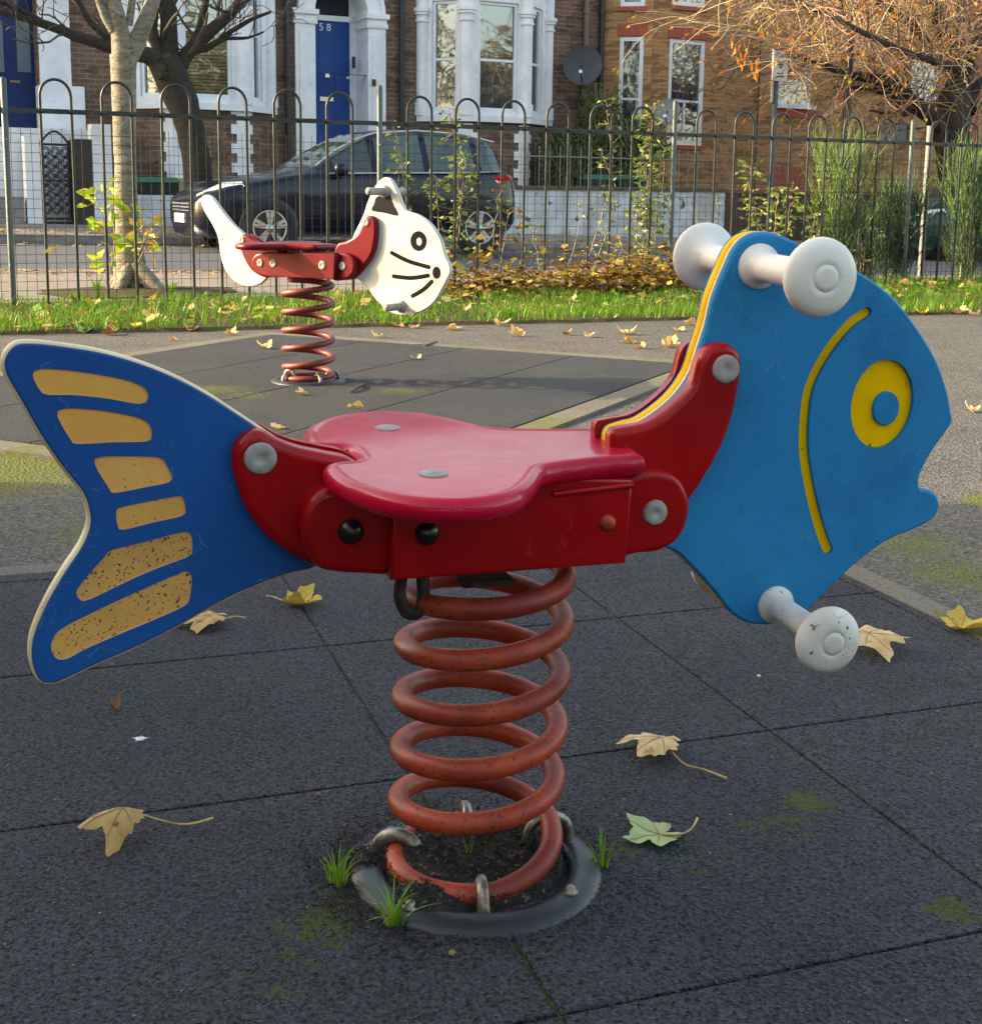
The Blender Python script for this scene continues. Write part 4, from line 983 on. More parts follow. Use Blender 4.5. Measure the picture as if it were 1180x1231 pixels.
# door surround: piers, capitals and arch
q = MB(); zc0, zc1 = zz(28, 365), zz(13, 365)
pL0, pL1 = xa(354), xa(378); pR0, pR1 = xa(441), xa(462)
for p0, p1 in ((pL0, pL1), (pR0, pR1)):
    q.lbox(FR, p0, p1, -.55, .06, .3, zc0); q.lbox(FR, p0 + .07, p1 - .07, .06, .075, .6, zc0 - .12)
    q.lbox(FR, p0 - .03, p1 + .03, -.55, .09, zc0, zc0 + .07); q.lbox(FR, p0 - .015, p1 + .015, -.55, .075, zc0 + .07, zc0 + .15); q.lbox(FR, p0 - .05, p1 + .05, -.55, .12, zc0 + .15, zc0 + .23)
    for i in range(6):
        aa = p0 + (p1 - p0) * (i + .5) / 6; q.lbox(FR, aa - .012, aa + .012, .09, .1, zc0 + .02, zc0 + .05)
zar = zc0 + .23; cxa = (pL1 + pR0) / 2; rad = (pR0 - pL1) / 2
P, t, m = FR
for i in range(20):                              # arch ring with depth
    a0_, a1_ = math.pi * i / 20, math.pi * (i + 1) / 20
    def ap(r, a, b): return P + t * (cxa - r * math.cos(a)) + m * b + ZZ * (zar + r * math.sin(a))
    r0, r1 = rad, rad + .30
    q.add([ap(r0, a0_, .06), ap(r0, a1_, .06), ap(r1, a1_, .06), ap(r1, a0_, .06), ap(r0, a0_, -.55), ap(r0, a1_, -.55), ap(r1, a1_, -.1), ap(r1, a0_, -.1)], [(0, 1, 2, 3), (0, 4, 5, 1), (3, 2, 6, 7)])
    q.add([ap(r1 - .06, a0_, .06), ap(r1 - .06, a1_, .06), ap(r1 - .06, a1_, .10), ap(r1 - .06, a0_, .10), ap(r1, a0_, .06), ap(r1, a1_, .06), ap(r1, a1_, .10), ap(r1, a0_, .10)], [(0, 1, 2, 3), (3, 2, 6, 7), (4, 5, 6, 7)])
sp_o = q.build('door_surround', wpaint, h58)
q = MB(); wallgrid(q, FR, d0 - .30, d1 + .30, zar + .02, ZT, [(cxa - rad - .2, cxa + rad + .2, zar - 1, zar + rad + .2)], b=.003); q.build('arch_wall', brownbrick, sp_o, uv=True)
dt = zz(25, 400, -.4); dR = xa(421, -.42)
q = MB(); q.lbox(FR, pL1 - .05, pR0 + .03, -.60, -.50, .35, 5.2, 0); q.build('porch_back', wpaint, h58)
dr = MB(); dl = xa(377.5, -.42); z_b = .55
dr.lbox(FR, dl, dR, -.50, -.455, z_b, dt)
for u0, u1, v0, v1 in ((.12, .44, .08, .34), (.56, .88, .08, .34), (.12, .44, .42, .93), (.56, .88, .42, .93)):
    w_ = dR - dl; h_ = dt - z_b; aa, ab, za, zb = dl + w_ * u0, dl + w_ * u1, z_b + h_ * v0, z_b + h_ * v1
    dr.lbox(FR, aa, ab, -.455, -.449, za, zb); dr.lbox(FR, aa + .03, ab - .03, -.449, -.443, za + .03, zb - .03)
do = dr.build('door', doorb, h58)
def small(nm, x0, x1, y0, y1, b, th, mt, par):
    q = MB(); a_0, a_1 = xa(x0, b), xa(x1, b); q.lbox(FR, a_0, a_1, b, b + th, zz(y1, x0, b), zz(y0, x0, b)); return q.build(nm, mt, par)
small('letter_box', 384, 400, 116, 121, -.443, .02, chrome, do); small('door_knocker', 390, 395, 88, 93, -.443, .04, chrome, do); small('door_lock', 416, 419, 92, 95, -.45, .03, chrome, do)
small('intercom_panel', 423, 426, 68, 82, -.3, .05, pipem, h58); small('door_bell', 447, 451, 95, 103, .075, .03, ironm, h58)
q = MB(); q.lbox(FR, dl, dR, -.49, -.42, dt + .003, dt + .09); q.build('transom', wpaint, h58)
q = MB(); q.lbox(FR, dl, dR, -.495, -.48, dt + .09, dt + 1.1); q.build('fanlight', dark, h58)
def textmesh(body, size):
    cu = bpy.data.curves.new('lettering', 'FONT'); cu.body = body; cu.size = size; cu.extrude = .004; cu.align_x = 'CENTER'
    o = bpy.data.objects.new('lettering', cu); COL.objects.link(o); dg = bpy.context.evaluated_depsgraph_get(); dg.update()
    me = o.evaluated_get(dg).to_mesh(); vs = [v.co.copy() for v in me.vertices]; fs = [tuple(p.vertices) for p in me.polygons]
    o.evaluated_get(dg).to_mesh_clear(); bpy.data.objects.remove(o); bpy.data.curves.remove(cu); return vs, fs
vs, fs = textmesh('5 8', .17)
a_ = xa(391, -.44); z_ = zz(36.5, 391, -.44); q = MB(); q.add([P + t * (a_ + v.x) + m * (-.442 + v.z) + ZZ * (z_ + v.y) for v in vs], fs); q.build('house_number', wframe, do)
# bay
def bay(par, aL, aCL, aCR, aR, bB, zs, zt, wins, covers, quoin=True, cols=1, low=brownbrick, splits=.47):
    sec = canted(aL, aCL, aCR, aR, bB)
    body = MB(); lowm = MB(); wnd = []
    for i, (fr, ln) in enumerate(sec):
        ops = []
        for (u0, u1) in wins[i]: ops.append((u0 * ln, u1 * ln, zs + .09, zt))
        wallgrid(body, fr, 0, ln, zs, zt + .25, ops, depth=.14)
        body.lbox(fr, -.02, ln + .02, -.1, .07, zt + .25, zt + .38); body.lbox(fr, -.03, ln + .03, -.1, .12, zt + .38, zt + .48); body.lbox(fr, -.01, ln + .01, -.1, .03, zt + .48, zt + .9)
        body.lbox(fr, -.05, ln + .05, -.2, .11, zs - .10, zs - .001)
        wallgrid(lowm, fr, 0, ln, .2, zs - .1, [(ln * .3, ln * .7, .45, .95)] if i == 1 else [], depth=.2)
        wnd.append((fr, ln))
    bo = body.build('bay', wpaint, par); lo = lowm.build('bay_base', low, bo, uv=True)
    # columns with capitals at the corners
    for P_ in (sec[0][0][0], sec[1][0][0], sec[2][0][0], sec[2][0][0] + sec[2][0][1] * sec[2][1]):
        q = MB(); c = P_ + m * -.005
        q.tube([c + ZZ * (zs + .01), c + ZZ * (zt - .35)], .11, 12); zc = zt - .35
        for r_, h0, h1 in ((.135, 0, .04), (.12, .04, .12), (.15, .12, .17), (.17, .17, .23)): q.lathe(c + ZZ * zc, ZZ, [(r_, h0), (r_, h1)], 12)
        q.tube([c + ZZ * (zc + .23), c + ZZ * (zt + .26)], .12, 12); q.tube([c + ZZ * zs, c + ZZ * (zs + .22)], .14, 12)
        q.build('column', wpaint, bo)
    for i, (fr, ln) in enumerate(sec):
        for (u0, u1) in wins[i]: window(par, fr, u0 * ln, u1 * ln, zs + .09, zt, b=-.10, cols=cols, split=splits, cover=covers[i], sill=False, fw=.055)
    if quoin:                                       # stepped white quoins on the base
        for (fr, ln), ends in ((sec[0], (1,)), (sec[1], (0, 1)), (sec[2], (0,))):
            for e in ends:
                q = MB(); z = .3; k = 0
                while z < zs - .14:
                    w_ = .22 if k % 2 else .13; a_0, a_1 = (-.004, w_) if e == 0 else (ln - w_, ln + .004)
                    q.lbox(fr, a_0, a_1, -.01, .022, z, min(z + .15, zs - .105)); z += .15; k += 1
                q.build('quoin', wpaint, bo)
    return bo
zs58 = zz(139, 575, BB)
bay(h58, bL, bcl, bcr, bR, BB, zs58, zz(2, 600, BB) + .0, [[(.22, .80)], [(.20, .86)], [(.25, .75)]], [.46, .50, .5])
def pipe(par, x, b=.08, r=.045, mt=pipem, z0=.3, z1=ZT):
    q = MB(); a_ = xa(x, b); q.tube([S(a_, Q0 - b, z0), S(a_, Q0 - b, z1)], r, 10)
    for z in (1.2, 2.6, 4.0): q.tube([S(a_, Q0 - b, z), S(a_, Q0 - b, z + .08)], r * 1.35, 10)
    q.build('downpipe', mt, par)
pipe(h58, 345.5); pipe(h58, 483, r=.05); pipe(h58, 703, mt=M('brown_pipe', (.16, .12, .09), rough=.6), r=.05)

# --- house on the left with navy door and bamboo blinds
aA0 = -3.2
hA = house('brick_house', 'brown brick house with navy door and bamboo blinds in its white bay, at the left', aA0)
o0, o1 = xa(-45), xa(47); bL, bR = xa(152), xa(324); BB = .6; bcl, bcr = xa(207, BB), xa(293, BB)
q = MB(); wallgrid(q, FR, aA0, aA1, 0, ZT, [(o0, o1, .3, 4.3), (bL + .05, bR - .05, .9, 5)], depth=.4)
q.lbox(FR, aA0, aA1, -8, -7.9, 0, ZT); q.lbox(FR, aA0, aA1, -7.9, 0, ZT, ZT + .1); q.build('wall', brownbrick, hA, uv=True)
q = MB(); ztd = 4.4; zb_ = zz(158, 20, -.3)
q.lbox(FR, xa(-48), o1, -.42, -.36, zb_, ztd)
for u0, u1, v0, v1 in ((.62, .9, .06, .36), (.62, .9, .40, .46)):
    q.lbox(FR, o0 + (o1 - o0) * u0, o0 + (o1 - o0) * u1, -.36, -.35, zb_ + (ztd - zb_) * v0, zb_ + (ztd - zb_) * v1)
dA = q.build('door', doorn, hA)
for x0, x1 in ((-6, 6), (22, 38)):
    q = MB(); q.lbox(FR, xa(x0, -.35), xa(x1, -.35), -.355, -.345, zz(86, x0, -.35), zz(24, x0, -.35)); q.build('glass_pane', M('door_glass', (.12, .17, .22), rough=.1), dA)
small('letter_box', 12, 24, 96, 99, -.35, .02, M('brass', (.25, .2, .1), rough=.3, metal=1), dA)
q = MB(); q.lbox(FR, xa(48), xa(85), -.3, .08, .3, ZT); q.lbox(FR, xa(46), xa(100), -.3, .085, .3, zz(104, 90)); q.build('pilaster', wpaint, hA)
q = MB(); q.lbox(FR, xa(45), xa(88), -.3, .14, zz(-4, 60), zz(-12, 60)); q.build('capital', wpaint, hA)
bay(hA, bL, bcl, bcr, bR, BB, zz(124, 250, BB), zz(124, 250, BB) + 2.25, [[(.30, .86)], [(.16, .84)], [(.40, .72)]], ['blind', 'blind', .9])
q = MB(); q.lbox(FR, bcl - .3, bcr + .9, BB + .02, BB + .10, .3, .95); q.build('basement_sill', sandst, hA)
q = MB(); q.lbox(FR, xa(-60), xa(90), .0, 1.5, .3, zb_ - .01); q.build('front_steps', wpaint, hA)

# --- yellow brick house with canted brick bay
aC1 = 31
hB = house('brick_house', 'yellow stock brick house with narrow white windows and red lintels, at the right', aB1)
BB = .55; bL, bR = xa(724), xa(885); bcl, bcr = xa(782, BB), xa(868, BB)
q = MB(); w1 = (xa(935), xa(976), zz(124, 935), zz(68, 935)); w2 = (xa(1095), xa(1128), zz(115, 1100), zz(60, 1100)); w3 = (xa(1062), xa(1096), zz(172, 1075), zz(148, 1075))
wallgrid(q, FR, aB1 + .004, aC1, 0, ZT + .2, [(bL + .05, bR - .3, .3, ZT), w1, w2, w3], depth=.12)
q.lbox(FR, aB1 + .004, aC1, -8, -7.9, 0, ZT); q.lbox(FR, aB1 + .004, aC1, -7.9, 0, ZT + .2, ZT + .3); q.build('wall', yellowbrick, hB, uv=True)
sec = canted(bL, bcl, bcr, bR, BB)
def onsec(x, y, i):
    fr, ln = sec[i]; p = onpl(x, y, fr[0], fr[2]); return (p - fr[0]).dot(fr[1]), p.z
body = MB(); wl = []; reds = []
W = {0: [((745, 44), (770, 172)), ((747, -60), (775, 7))], 1: [((805, 46), (843, 175)), ((810, -60), (847, 9))], 2: []}
for i, (fr, ln) in enumerate(sec):
    ops = []
    for (x0, y0), (x1, y1) in W[i]:
        a_0, z1_ = onsec(x0, y0, i); a_1, z0_ = onsec(x1, y1, i); ops.append((a_0, a_1, z0_, z1_)); wl.append((fr, a_0, a_1, z0_, z1_, y0 < 0))
        red_ = MB(); red_.lbox(fr, a_0 - .05, a_1 + .05, -.02, .02, z1_ + .02, z1_ + .24); reds.append(('lintel', red_))
        red_ = MB(); red_.lbox(fr, a_0 - .03, a_1 + .03, -.02, .05, z0_ - .08, z0_ - .004); reds.append(('sill', red_))
    wallgrid(body, fr, 0, ln, .2, ZT, ops, depth=.1)
body.add([sec[0][0][0] + ZZ * ZT, sec[1][0][0] + ZZ * ZT, sec[2][0][0] + ZZ * ZT, S(bR, Q0, ZT)], [(0, 1, 2, 3)])
bo = body.build('bay', yellowbrick, hB, uv=True); [r_.build(n_, lintelred, bo) for n_, r_ in reds]
for fr, a_0, a_1, z0_, z1_, up in wl: window(hB, fr, a_0, a_1, z0_, z1_, b=-.07, cols=(2 if a_1 - a_0 > .6 else 1), rows=2, fw=.075, split=.42, cover=.98, sill=False)
for w_, cv in ((w1, .98), (w2, .5)):
    window(hB, FR, *w_, b=-.08, cols=1, rows=2, split=.45, cover=cv)
for bx_ in ((w1[0] - .05, w1[1] + .3, -.02, .02, zz(141, 950), w1[2] - .10), (w1[0] - .02, w1[1] + .1, -.02, .02, w1[3] + .02, w1[3] + .24), (xa(935), xa(972), -.02, .02, zz(230, 950), zz(200, 950))):
    q = MB(); q.lbox(FR, *bx_); q.build('lintel', lintelred, hB)
q = MB(); q.lbox(FR, w3[0], w3[1], -.08, -.03, w3[2], w3[3]); q.build('dark_vent_window', M('blue_black', (.02, .035, .06), rough=.3), hB)
pipe(hB, 721.5, b=.07, r=.05); pipe(hB, 868.5, b=.02, r=.022, mt=greypipe); pipe(hB, 912, b=.03, r=.012); pipe(hB, 1146, b=.06, r=.05)
q = MB(); q.lbox(FR, xa(1150), xa(1176), -.02, .03, .3, ZT); q.build('red_brick_pier', redbrick, hB, uv=True)

# satellite dishes
def dish(x, y, b, r, face, mt, label, arm=.35):
    a_, z_ = fa(x, y, b); c = S(a_, Q0 - b, z_); d = thing('satellite_dish', c, label, 'satellite dish')
    ax = face.normalized(); q = MB(); prof = [(r * i / 8, -.18 * r * (1 - (i / 8) ** 2)) for i in range(0, 9)] + [(r * 1.02, .004), (r, -.012)] + [(r * i / 8, -.18 * r * (1 - (i / 8) ** 2) - .012) for i in range(7, -1, -1)]
    prof = [(max(p[0], .0001), p[1]) for p in prof]
    q.lathe(c, ax, prof, 32); q.build('dish', mt, d)
    q = MB(); lo = c - ZZ * r * .9 + ax * .0; tip = c + ax * r * 1.1 - ZZ * r * .55; q.tube([lo, tip], .012, 6); q.build('feed_arm', pipem, d)
    q = MB(); q.tube([tip - ax * .05, tip + ax * .03], .03, 10); q.build('receiver', wframe, d)
    q = MB(); q.tube([c - ax * .16 * r, c - ax * .16 * r + N * (b * .5), c + N * (b - .0) - ZZ * .15], .022, 8); q.build('wall_bracket', pipem, d)
dish(700, 78, .42, .345, V((-.15, -1, .12)), M('charcoal_dish', (.055, .055, .07), (.08, .08, .09), rough=.7, ns=5, nr=(.3, .7)), 'large charcoal satellite dish on the brown brick wall beside the yellow house')
dish(802, 134, 1.1, .235, V((-.3, -1, .15)), M('grey_dish', (.24, .25, .27), (.19, .20, .21), rough=.6, ns=6), 'small grey satellite dish in front of the yellow brick bay')

# ------------------------------------------------------------------ garden walls, piers, gates, bins
def gz(s, q_): return .20 + .035 * (q_ - 17.45) + drop(s, q_)
WQ = 19.55
def gwall(name, x0, x1, ytop, mt, label, cat, q_=WQ, th=.22, coping=None, uv=False, step=None):
    s0, _ = sq(x0, ytop, q_); s1, _ = sq(x1, ytop, q_); zt = sq((x0 + x1) / 2, ytop, q_)[1]
    q = MB(); q.sbox(s0, s1, q_, q_ + th, gz(s1, q_) - .3, zt)
    o = q.build(name, mt, loc=S(s0, q_, gz(s0, q_)), uv=uv, label=label, cat=cat)
    if coping:
        q = MB(); q.sbox(s0 - .02, s1 + .02, q_ - .03, q_ + th + .03, zt + .001, zt + .07); q.build('coping', coping, o, uv=uv)
    return s0, s1, zt, o
oldw = M('weathered_white_wall', (.60, .62, .66), (.42, .44, .45), rough=.8, ns=3, spk=(.12, .13, .10), spks=7, spkt=.66, bump=.2, bs=15)
cop = M('mossy_coping', (.12, .10, .08), (.07, .08, .04), rough=.9, ns=9)
s0w, s1w, ztw, _ = gwall('garden_wall', 560, 872, 229, oldw, 'low weathered white garden wall right of the dark car', 'wall', coping=cop)
gwall('garden_wall', 873, 1150, 234, M('dark_brown_brickwork', (.10, .06, .045), (.07, .045, .035), rough=.9, ns=10, bump=.4, bs=20), 'dark brown garden wall with red brick top before the yellow house', 'wall', coping=redbrick, uv=True)
gwall('garden_wall', 163, 330, 235, oldw, 'low white garden wall behind the front of the dark car', 'wall')
for x0, x1, yt, lb in ((29, 47, 163, 'narrow white gate pier left of the ornate black gate'), (110, 133, 149, 'broad white gate pier behind the pale tree trunk')):
    gwall('gate_pier', x0, x1, yt, wpaint, lb, 'pier', th=.30)
gwall('garden_wall', 86, 110, 167, M('umber_wall', (.06, .045, .04), (.045, .035, .03), rough=.9), 'dark brown wall panel right of the ornate black gate', 'wall', th=.2)
gwall('garden_wall', -60, 28, 236, M('grey_wall', (.30, .28, .27), (.22, .2, .19), rough=.9, ns=6), 'grey garden wall at the left border below the navy door', 'wall')
# ornate gate
s0, _ = sq(50, 200, WQ); s1, _ = sq(86, 200, WQ); zt = sq(68, 168, WQ)[1]; zb = gz(s0, WQ) + .05
gate = thing('iron_gate', S(s0, WQ, zb), 'ornate black wrought iron garden gate with scrolls', 'gate')
q = MB()
for s in (s0 + .02, s1 - .02): q.tube([S(s, WQ + .1, zb), S(s, WQ + .1, zt)], .02, 6)
for z in (zb + .03, zb + (zt - zb) * .5, zt - .06): q.tube([S(s0, WQ + .1, z), S(s1, WQ + .1, z)], .016, 6)
q.tube([S(s0 + (s1 - s0) * i / 12, WQ + .1, zt - .06 + .18 * math.sin(math.pi * i / 12)) for i in range(13)], .016, 6); gf = q.build('gate_frame', ironm, gate)
q = MB()
for i in range(3):
    for j in range(7):
        c = S(s0 + (s1 - s0) * (i + .5) / 3, WQ + .1, zb + .1 + (zt - zb - .2) * (j + .5) / 7)
        for sg in (1, -1):
            q.tube([c + D * (sg * .075 * (1 - k / 22) * math.cos(k * .42)) + ZZ * (.085 * sg * (1 - k / 26) * math.sin(k * .42) + sg * .0) for k in range(16)], .0085, 5)
q.build('scrollwork', ironm, gate)
# railing on the white wall
rl = thing('garden_railing', S(s0w, WQ + .1, ztw), 'thin grey metal railing standing on top of the low white garden wall', 'railing')
q = MB(); s = s0w + 1.2; n_ = 0
q.tube([S(s0w + 1.2, WQ + .11, ztw + .55), S(s1w - .4, WQ + .11, ztw + .55)], .012, 5); q.build('rail', M('grey_rail', (.2, .21, .21), rough=.5), rl)
q = MB()
while s < s1w - .4: q.tube([S(s, WQ + .11, ztw), S(s, WQ + .11, ztw + .72)], .009, 5); s += .2
q.build('railing_bars', bpy.data.materials['grey_rail'], rl)
# wheelie bins with green lids
binm = M('green_bin_plastic', (.02, .12, .06), (.03, .16, .08), rough=.5, ns=6)
bind = M('dark_bin_plastic', (.02, .025, .022), rough=.5)
def wbin(s, q_, zt, label):
    zb = gz(s, q_); b = thing('wheelie_bin', S(s, q_, zb), label, 'bin')
    q = MB(); c = [S(s + a, q_ + d, zb + .05) for a, d in ((-.24, -.24), (.24, -.24), (.24, .24), (-.24, .24))] + [S(s + a, q_ + d, zt - .08) for a, d in ((-.29, -.32), (.29, -.32), (.29, .32), (-.29, .32))]
    q.corners(c); q.build('bin_body', bind, b)
    q = MB(); q.corners([S(s + a, q_ + d, zt - .079) for a, d in ((-.31, -.35), (.31, -.35), (.31, .34), (-.31, .34))] + [S(s + a, q_ + d, zt) for a, d in ((-.26, -.30), (.26, -.30), (.26, .32), (-.26, .32))]); q.build('lid', binm, b)
    for sg in (-.22, .22):
        q = MB(); q.lathe(S(s + sg, q_ + .27, zb + .1), D, [(.1, -.03), (.1, .03)], 16); q.build('wheel', bind, b)
for x, lb in ((712, 'green-lidded wheelie bin behind the white garden wall, left one'), (752, 'green-lidded wheelie bin behind the white garden wall, right one')):
    s, z = sq(x, 210, WQ + .75); wbin(s, WQ + .75, z, lb)
s, z = sq(186, 213, WQ + .7); wbin(s, WQ + .7, z, 'dark bin behind the low white wall between the two tree trunks')
# parking sign on its pole
sp_s, sp_z = sq(931, 97, 17.8); zt = sq(931, 61, 17.8)[1]; zb = gz(sp_s, 17.8)
sg = thing('parking_sign', S(sp_s, 17.8, zb), 'grey pole with small white parking notice in front of the yellow house', 'sign')
q = MB(); q.tube([S(sp_s + .06, 17.85, zb - .1), S(sp_s + .06, 17.85, sp_z + .05)], .05, 10); q.build('pole', M('grey_blue_pole', (.07, .085, .11), rough=.5), sg)
q = MB(); q.tube([S(sp_s - .02, 17.83, sp_z - .35), S(sp_s - .02, 17.83, sp_z + .5)], .025, 8); q.build('upper_pole', greypipe, sg)
s_0, _ = sq(928.5, 80, 17.78); s_1, _ = sq(946, 80, 17.78)
q = MB(); q.sbox(s_0, s_1, 17.77, 17.785, sp_z, zt); pl_ = q.build('sign_plate', M('sign_white', (.62, .62, .58), rough=.5), sg)
q = MB(); hh = zt - sp_z
def tl(body, size, u, v):
    vs, fs = textmesh(body, size); q.add([S(s_0 + (s_1 - s_0) * u + p_.x, 17.768 - p_.z, sp_z + hh * v + p_.y) for p_ in vs], fs)
tl('P', .11, .25, .80)
for v_, tx in ((.88, 'Mon - Sat'), (.80, '8.30 am'), (.60, 'Permit'), (.52, 'holders'), (.44, 'only'), (.34, '-'), (.22, 'Pay at'), (.13, 'machine')): tl(tx, .052, .66 if v_ > .7 else .5, v_)
q.build('lettering', ironm, pl_)
# tall dark lamp post behind the brooms
s, z = sq(1019, 100, 17.9); lp = thing('lamp_post', S(s, 17.9, gz(s, 17.9)), 'dark slender lamp post standing behind the tall green broom bush', 'lamp post')
q = MB(); q.tube([S(s, 17.9, gz(s, 17.9) - .1), S(s, 17.9, 1.2), S(s, 17.9, 5.2)], [.085, .075, .05], 10); q.build('column', M('dark_post', (.03, .03, .035), rough=.5), lp)
q = MB(); q.tube([S(s, 17.9, 5.2), S(s, 17.6, 5.45), S(s, 17.0, 5.5)], .03, 8); q.build('arm', bpy.data.materials['dark_post'], lp)
q = MB(); q.sbox(s - .09, s + .09, 16.6, 17.05, 5.44, 5.54); q.build('lamp_head', bpy.data.materials['dark_post'], lp)

# ------------------------------------------------------------------ cars
def car(name, s0, q0, z0, sc, paint, label, kx=1.0):
    O = S(s0, q0, z0); root = thing(name, O, label, 'car')
    P_ = lambda x, y, z: O + D * (x * sc * kx) + N * (y * sc) + ZZ * (z * sc)
    # stations: x, bottom, belt(shoulder), top, half widths (low, belt, roof)
    ST = [(0.0, .30, .56, .60, .52, .55, .40), (.05, .22, .64, .68, .66, .68, .50), (.16, .19, .70, .76, .78, .77, .56), (.35, .18, .77, .84, .84, .82, .58), (.60, .18, .83, .90, .86, .85, .62), (.95, .19, .89, .96, .87, .86, .64), (1.20, .20, .93, 1.01, .875, .865, .66),
          (1.35, .20, .945, 1.08, .88, .865, .64), (1.60, .20, .955, 1.23, .88, .865, .60), (1.85, .20, .965, 1.37, .88, .865, .575), (2.05, .20, .97, 1.45, .88, .865, .56), (2.14, .20, .975, 1.475, .88, .865, .555), (2.40, .20, .98, 1.515, .88, .865, .55), (2.72, .20, .985, 1.53, .88, .865, .55), (2.80, .20, .99, 1.53, .88, .865, .55),
          (3.10, .20, .995, 1.52, .88, .86, .545), (3.40, .21, 1.005, 1.495, .88, .86, .54), (3.52, .21, 1.01, 1.48, .875, .855, .53), (3.72, .22, 1.02, 1.43, .87, .84, .52), (3.90, .23, 1.01, 1.31, .86, .82, .52), (4.06, .25, .98, 1.12, .84, .79, .56), (4.16, .28, .92, 1.0, .80, .75, .56), (4.24, .32, .80, .84, .72, .70, .52), (4.27, .36, .70, .72, .60, .60, .48)]
    ST = [(3.42 + (s_[0] - 3.42) * .70, *s_[1:]) if s_[0] > 3.42 else s_ for s_ in ST]
    ST = [(s_[0], s_[1], s_[2], s_[3] + (.05 if 3.6 < s_[0] < 3.9 else .02 if 2 < s_[0] <= 3.6 else 0), *s_[4:]) for s_ in ST]
    def ring(st):
        x, zb, zs, zt, wl, wb, wr = st; cab = zt - zs > .12; k = []
        k.append((wl * .86, zb)); k.append((wl, zb + .10)); k.append((wl + .015, zb + (zs - zb) * .5)); k.append((wb + .012, zs - .06)); k.append((wb - .01, zs))
        k.append((wb - .03, zs + .02)); k.append((wr + .035, zt - .055 if cab else zs + (zt - zs) * .55)); k.append((wr - .03, zt - .015)); k.append((wr * .55, zt)); k.append((0, zt + .006))
        return [(x, -y, z) for y, z in k] + [(x, y, z) for y, z in k[::-1][1:]]
    rings = [ring(s_) for s_ in ST]; m_ = len(rings[0])
    CY_ = .88; body = MB(); glassm = {}; 
    pil = {(10, 11), (13, 14), (16, 17)}
    def pnt(r): return P_(r[0], r[1] + CY_, r[2])
    for i in range(len(rings) - 1):
        for j in range(m_ - 1):
            f = [pnt(rings[i][j]), pnt(rings[i + 1][j]), pnt(rings[i + 1][j + 1]), pnt(rings[i][j + 1])]
            side = j in (5, m_ - 7); topj = 6 <= j <= m_ - 8
            key = None
            if side and 8 <= i <= 18 and (i, i + 1) not in pil: key = ('side_window', 'near' if j == 5 else 'far', sum(1 for p in pil if p[0] < i))
            elif topj and 7 <= i <= 9: key = ('windscreen', '', 0)
            elif topj and 18 <= i <= 19 and 7 <= j <= m_ - 9: key = ('rear_window', '', 0)
            if key: glassm.setdefault(key, MB()).add(f, [(0, 1, 2, 3)], 0, True)
            else: body.add(f, [(0, 1, 2, 3)], 0, True)
    body.add([pnt(r) for r in rings[0]], [tuple(range(m_))]); body.add([pnt(r) for r in rings[-1]], [tuple(range(m_))])
    for r0, r1 in zip(rings, rings[1:]): body.add([pnt(r0[0]), pnt(r1[0]), pnt(r1[-1]), pnt(r0[-1])], [(0, 1, 2, 3)])
    # weld
    key = {}; vv = []; mp = []
    for v in body.v:
        k = (round(v.x, 4), round(v.y, 4), round(v.z, 4))
        if k not in key: key[k] = len(vv); vv.append(v)
        mp.append(key[k])
    nf = []; nm_ = []; ns_ = []
    for f, a, b in zip(body.f, body.mi, body.sm):
        g = [];
        for i in f:
            if mp[i] not in g: g.append(mp[i])
        if len(g) > 2: nf.append(g); nm_.append(a); ns_.append(b)
    body.v, body.f, body.mi, body.sm = vv, nf, nm_, ns_
    body.build('body', paint, root)
    for (nm, _, _), g in glassm.items(): g.build(nm, carglass, root)
    for x in (.78, 3.42):
        for side, y in ((-1, -.022), (1, 1.782)):
            a = MB(); c = P_(x, y, .315); ax = N * side
            a.lathe(c - ax * .03 * sc, ax, [(.365 * sc, 0), (.365 * sc, .034 * sc), (.33 * sc, .036 * sc)], 36, sx=1); ar = a.build('wheel_arch', ironm, root)
            wq = MB(); wq.lathe(c + ax * .004, ax, [(.315 * sc, -.1), (.315 * sc, .012), (.30 * sc, .024), (.215 * sc, .024), (.212 * sc, .0)], 36, caps=False); wo = wq.build('wheel', tyrem, root)
            rm = MB(); rm.lathe(c + ax * .004, ax, [(.212 * sc, .004), (.212 * sc, .026), (.198 * sc, .026), (.192 * sc, .0)], 36, caps=False); rm.lathe(c, ax, [(.05 * sc, 0), (.05 * sc, .03 * sc), (.0001, .034 * sc)], 16)
            for k in range(5):
                for dd in (-.16, .16):
                    a_ = 2 * math.pi * k / 5 + dd + .3; e = D * math.cos(a_) + ZZ * math.sin(a_); f_ = D * -math.sin(a_ + dd * .5) + ZZ * math.cos(a_ + dd * .5)
                    p0 = c + e * .04 * sc; p1 = c + e * .2 * sc; w0, w1 = .018 * sc, .022 * sc
                    rm.corners([p0 - f_ * w0, p1 - f_ * w1, p1 + f_ * w1, p0 + f_ * w0] + [p + ax * .026 * sc for p in (p0 - f_ * w0, p1 - f_ * w1, p1 + f_ * w1, p0 + f_ * w0)])
            rm.build('rim', alloy, wo); hb = MB(); hb.lathe(c + ax * .005, ax, [(.2 * sc, 0), (.0001, .002)], 24); hb.build('brake_disc', ironm, wo)
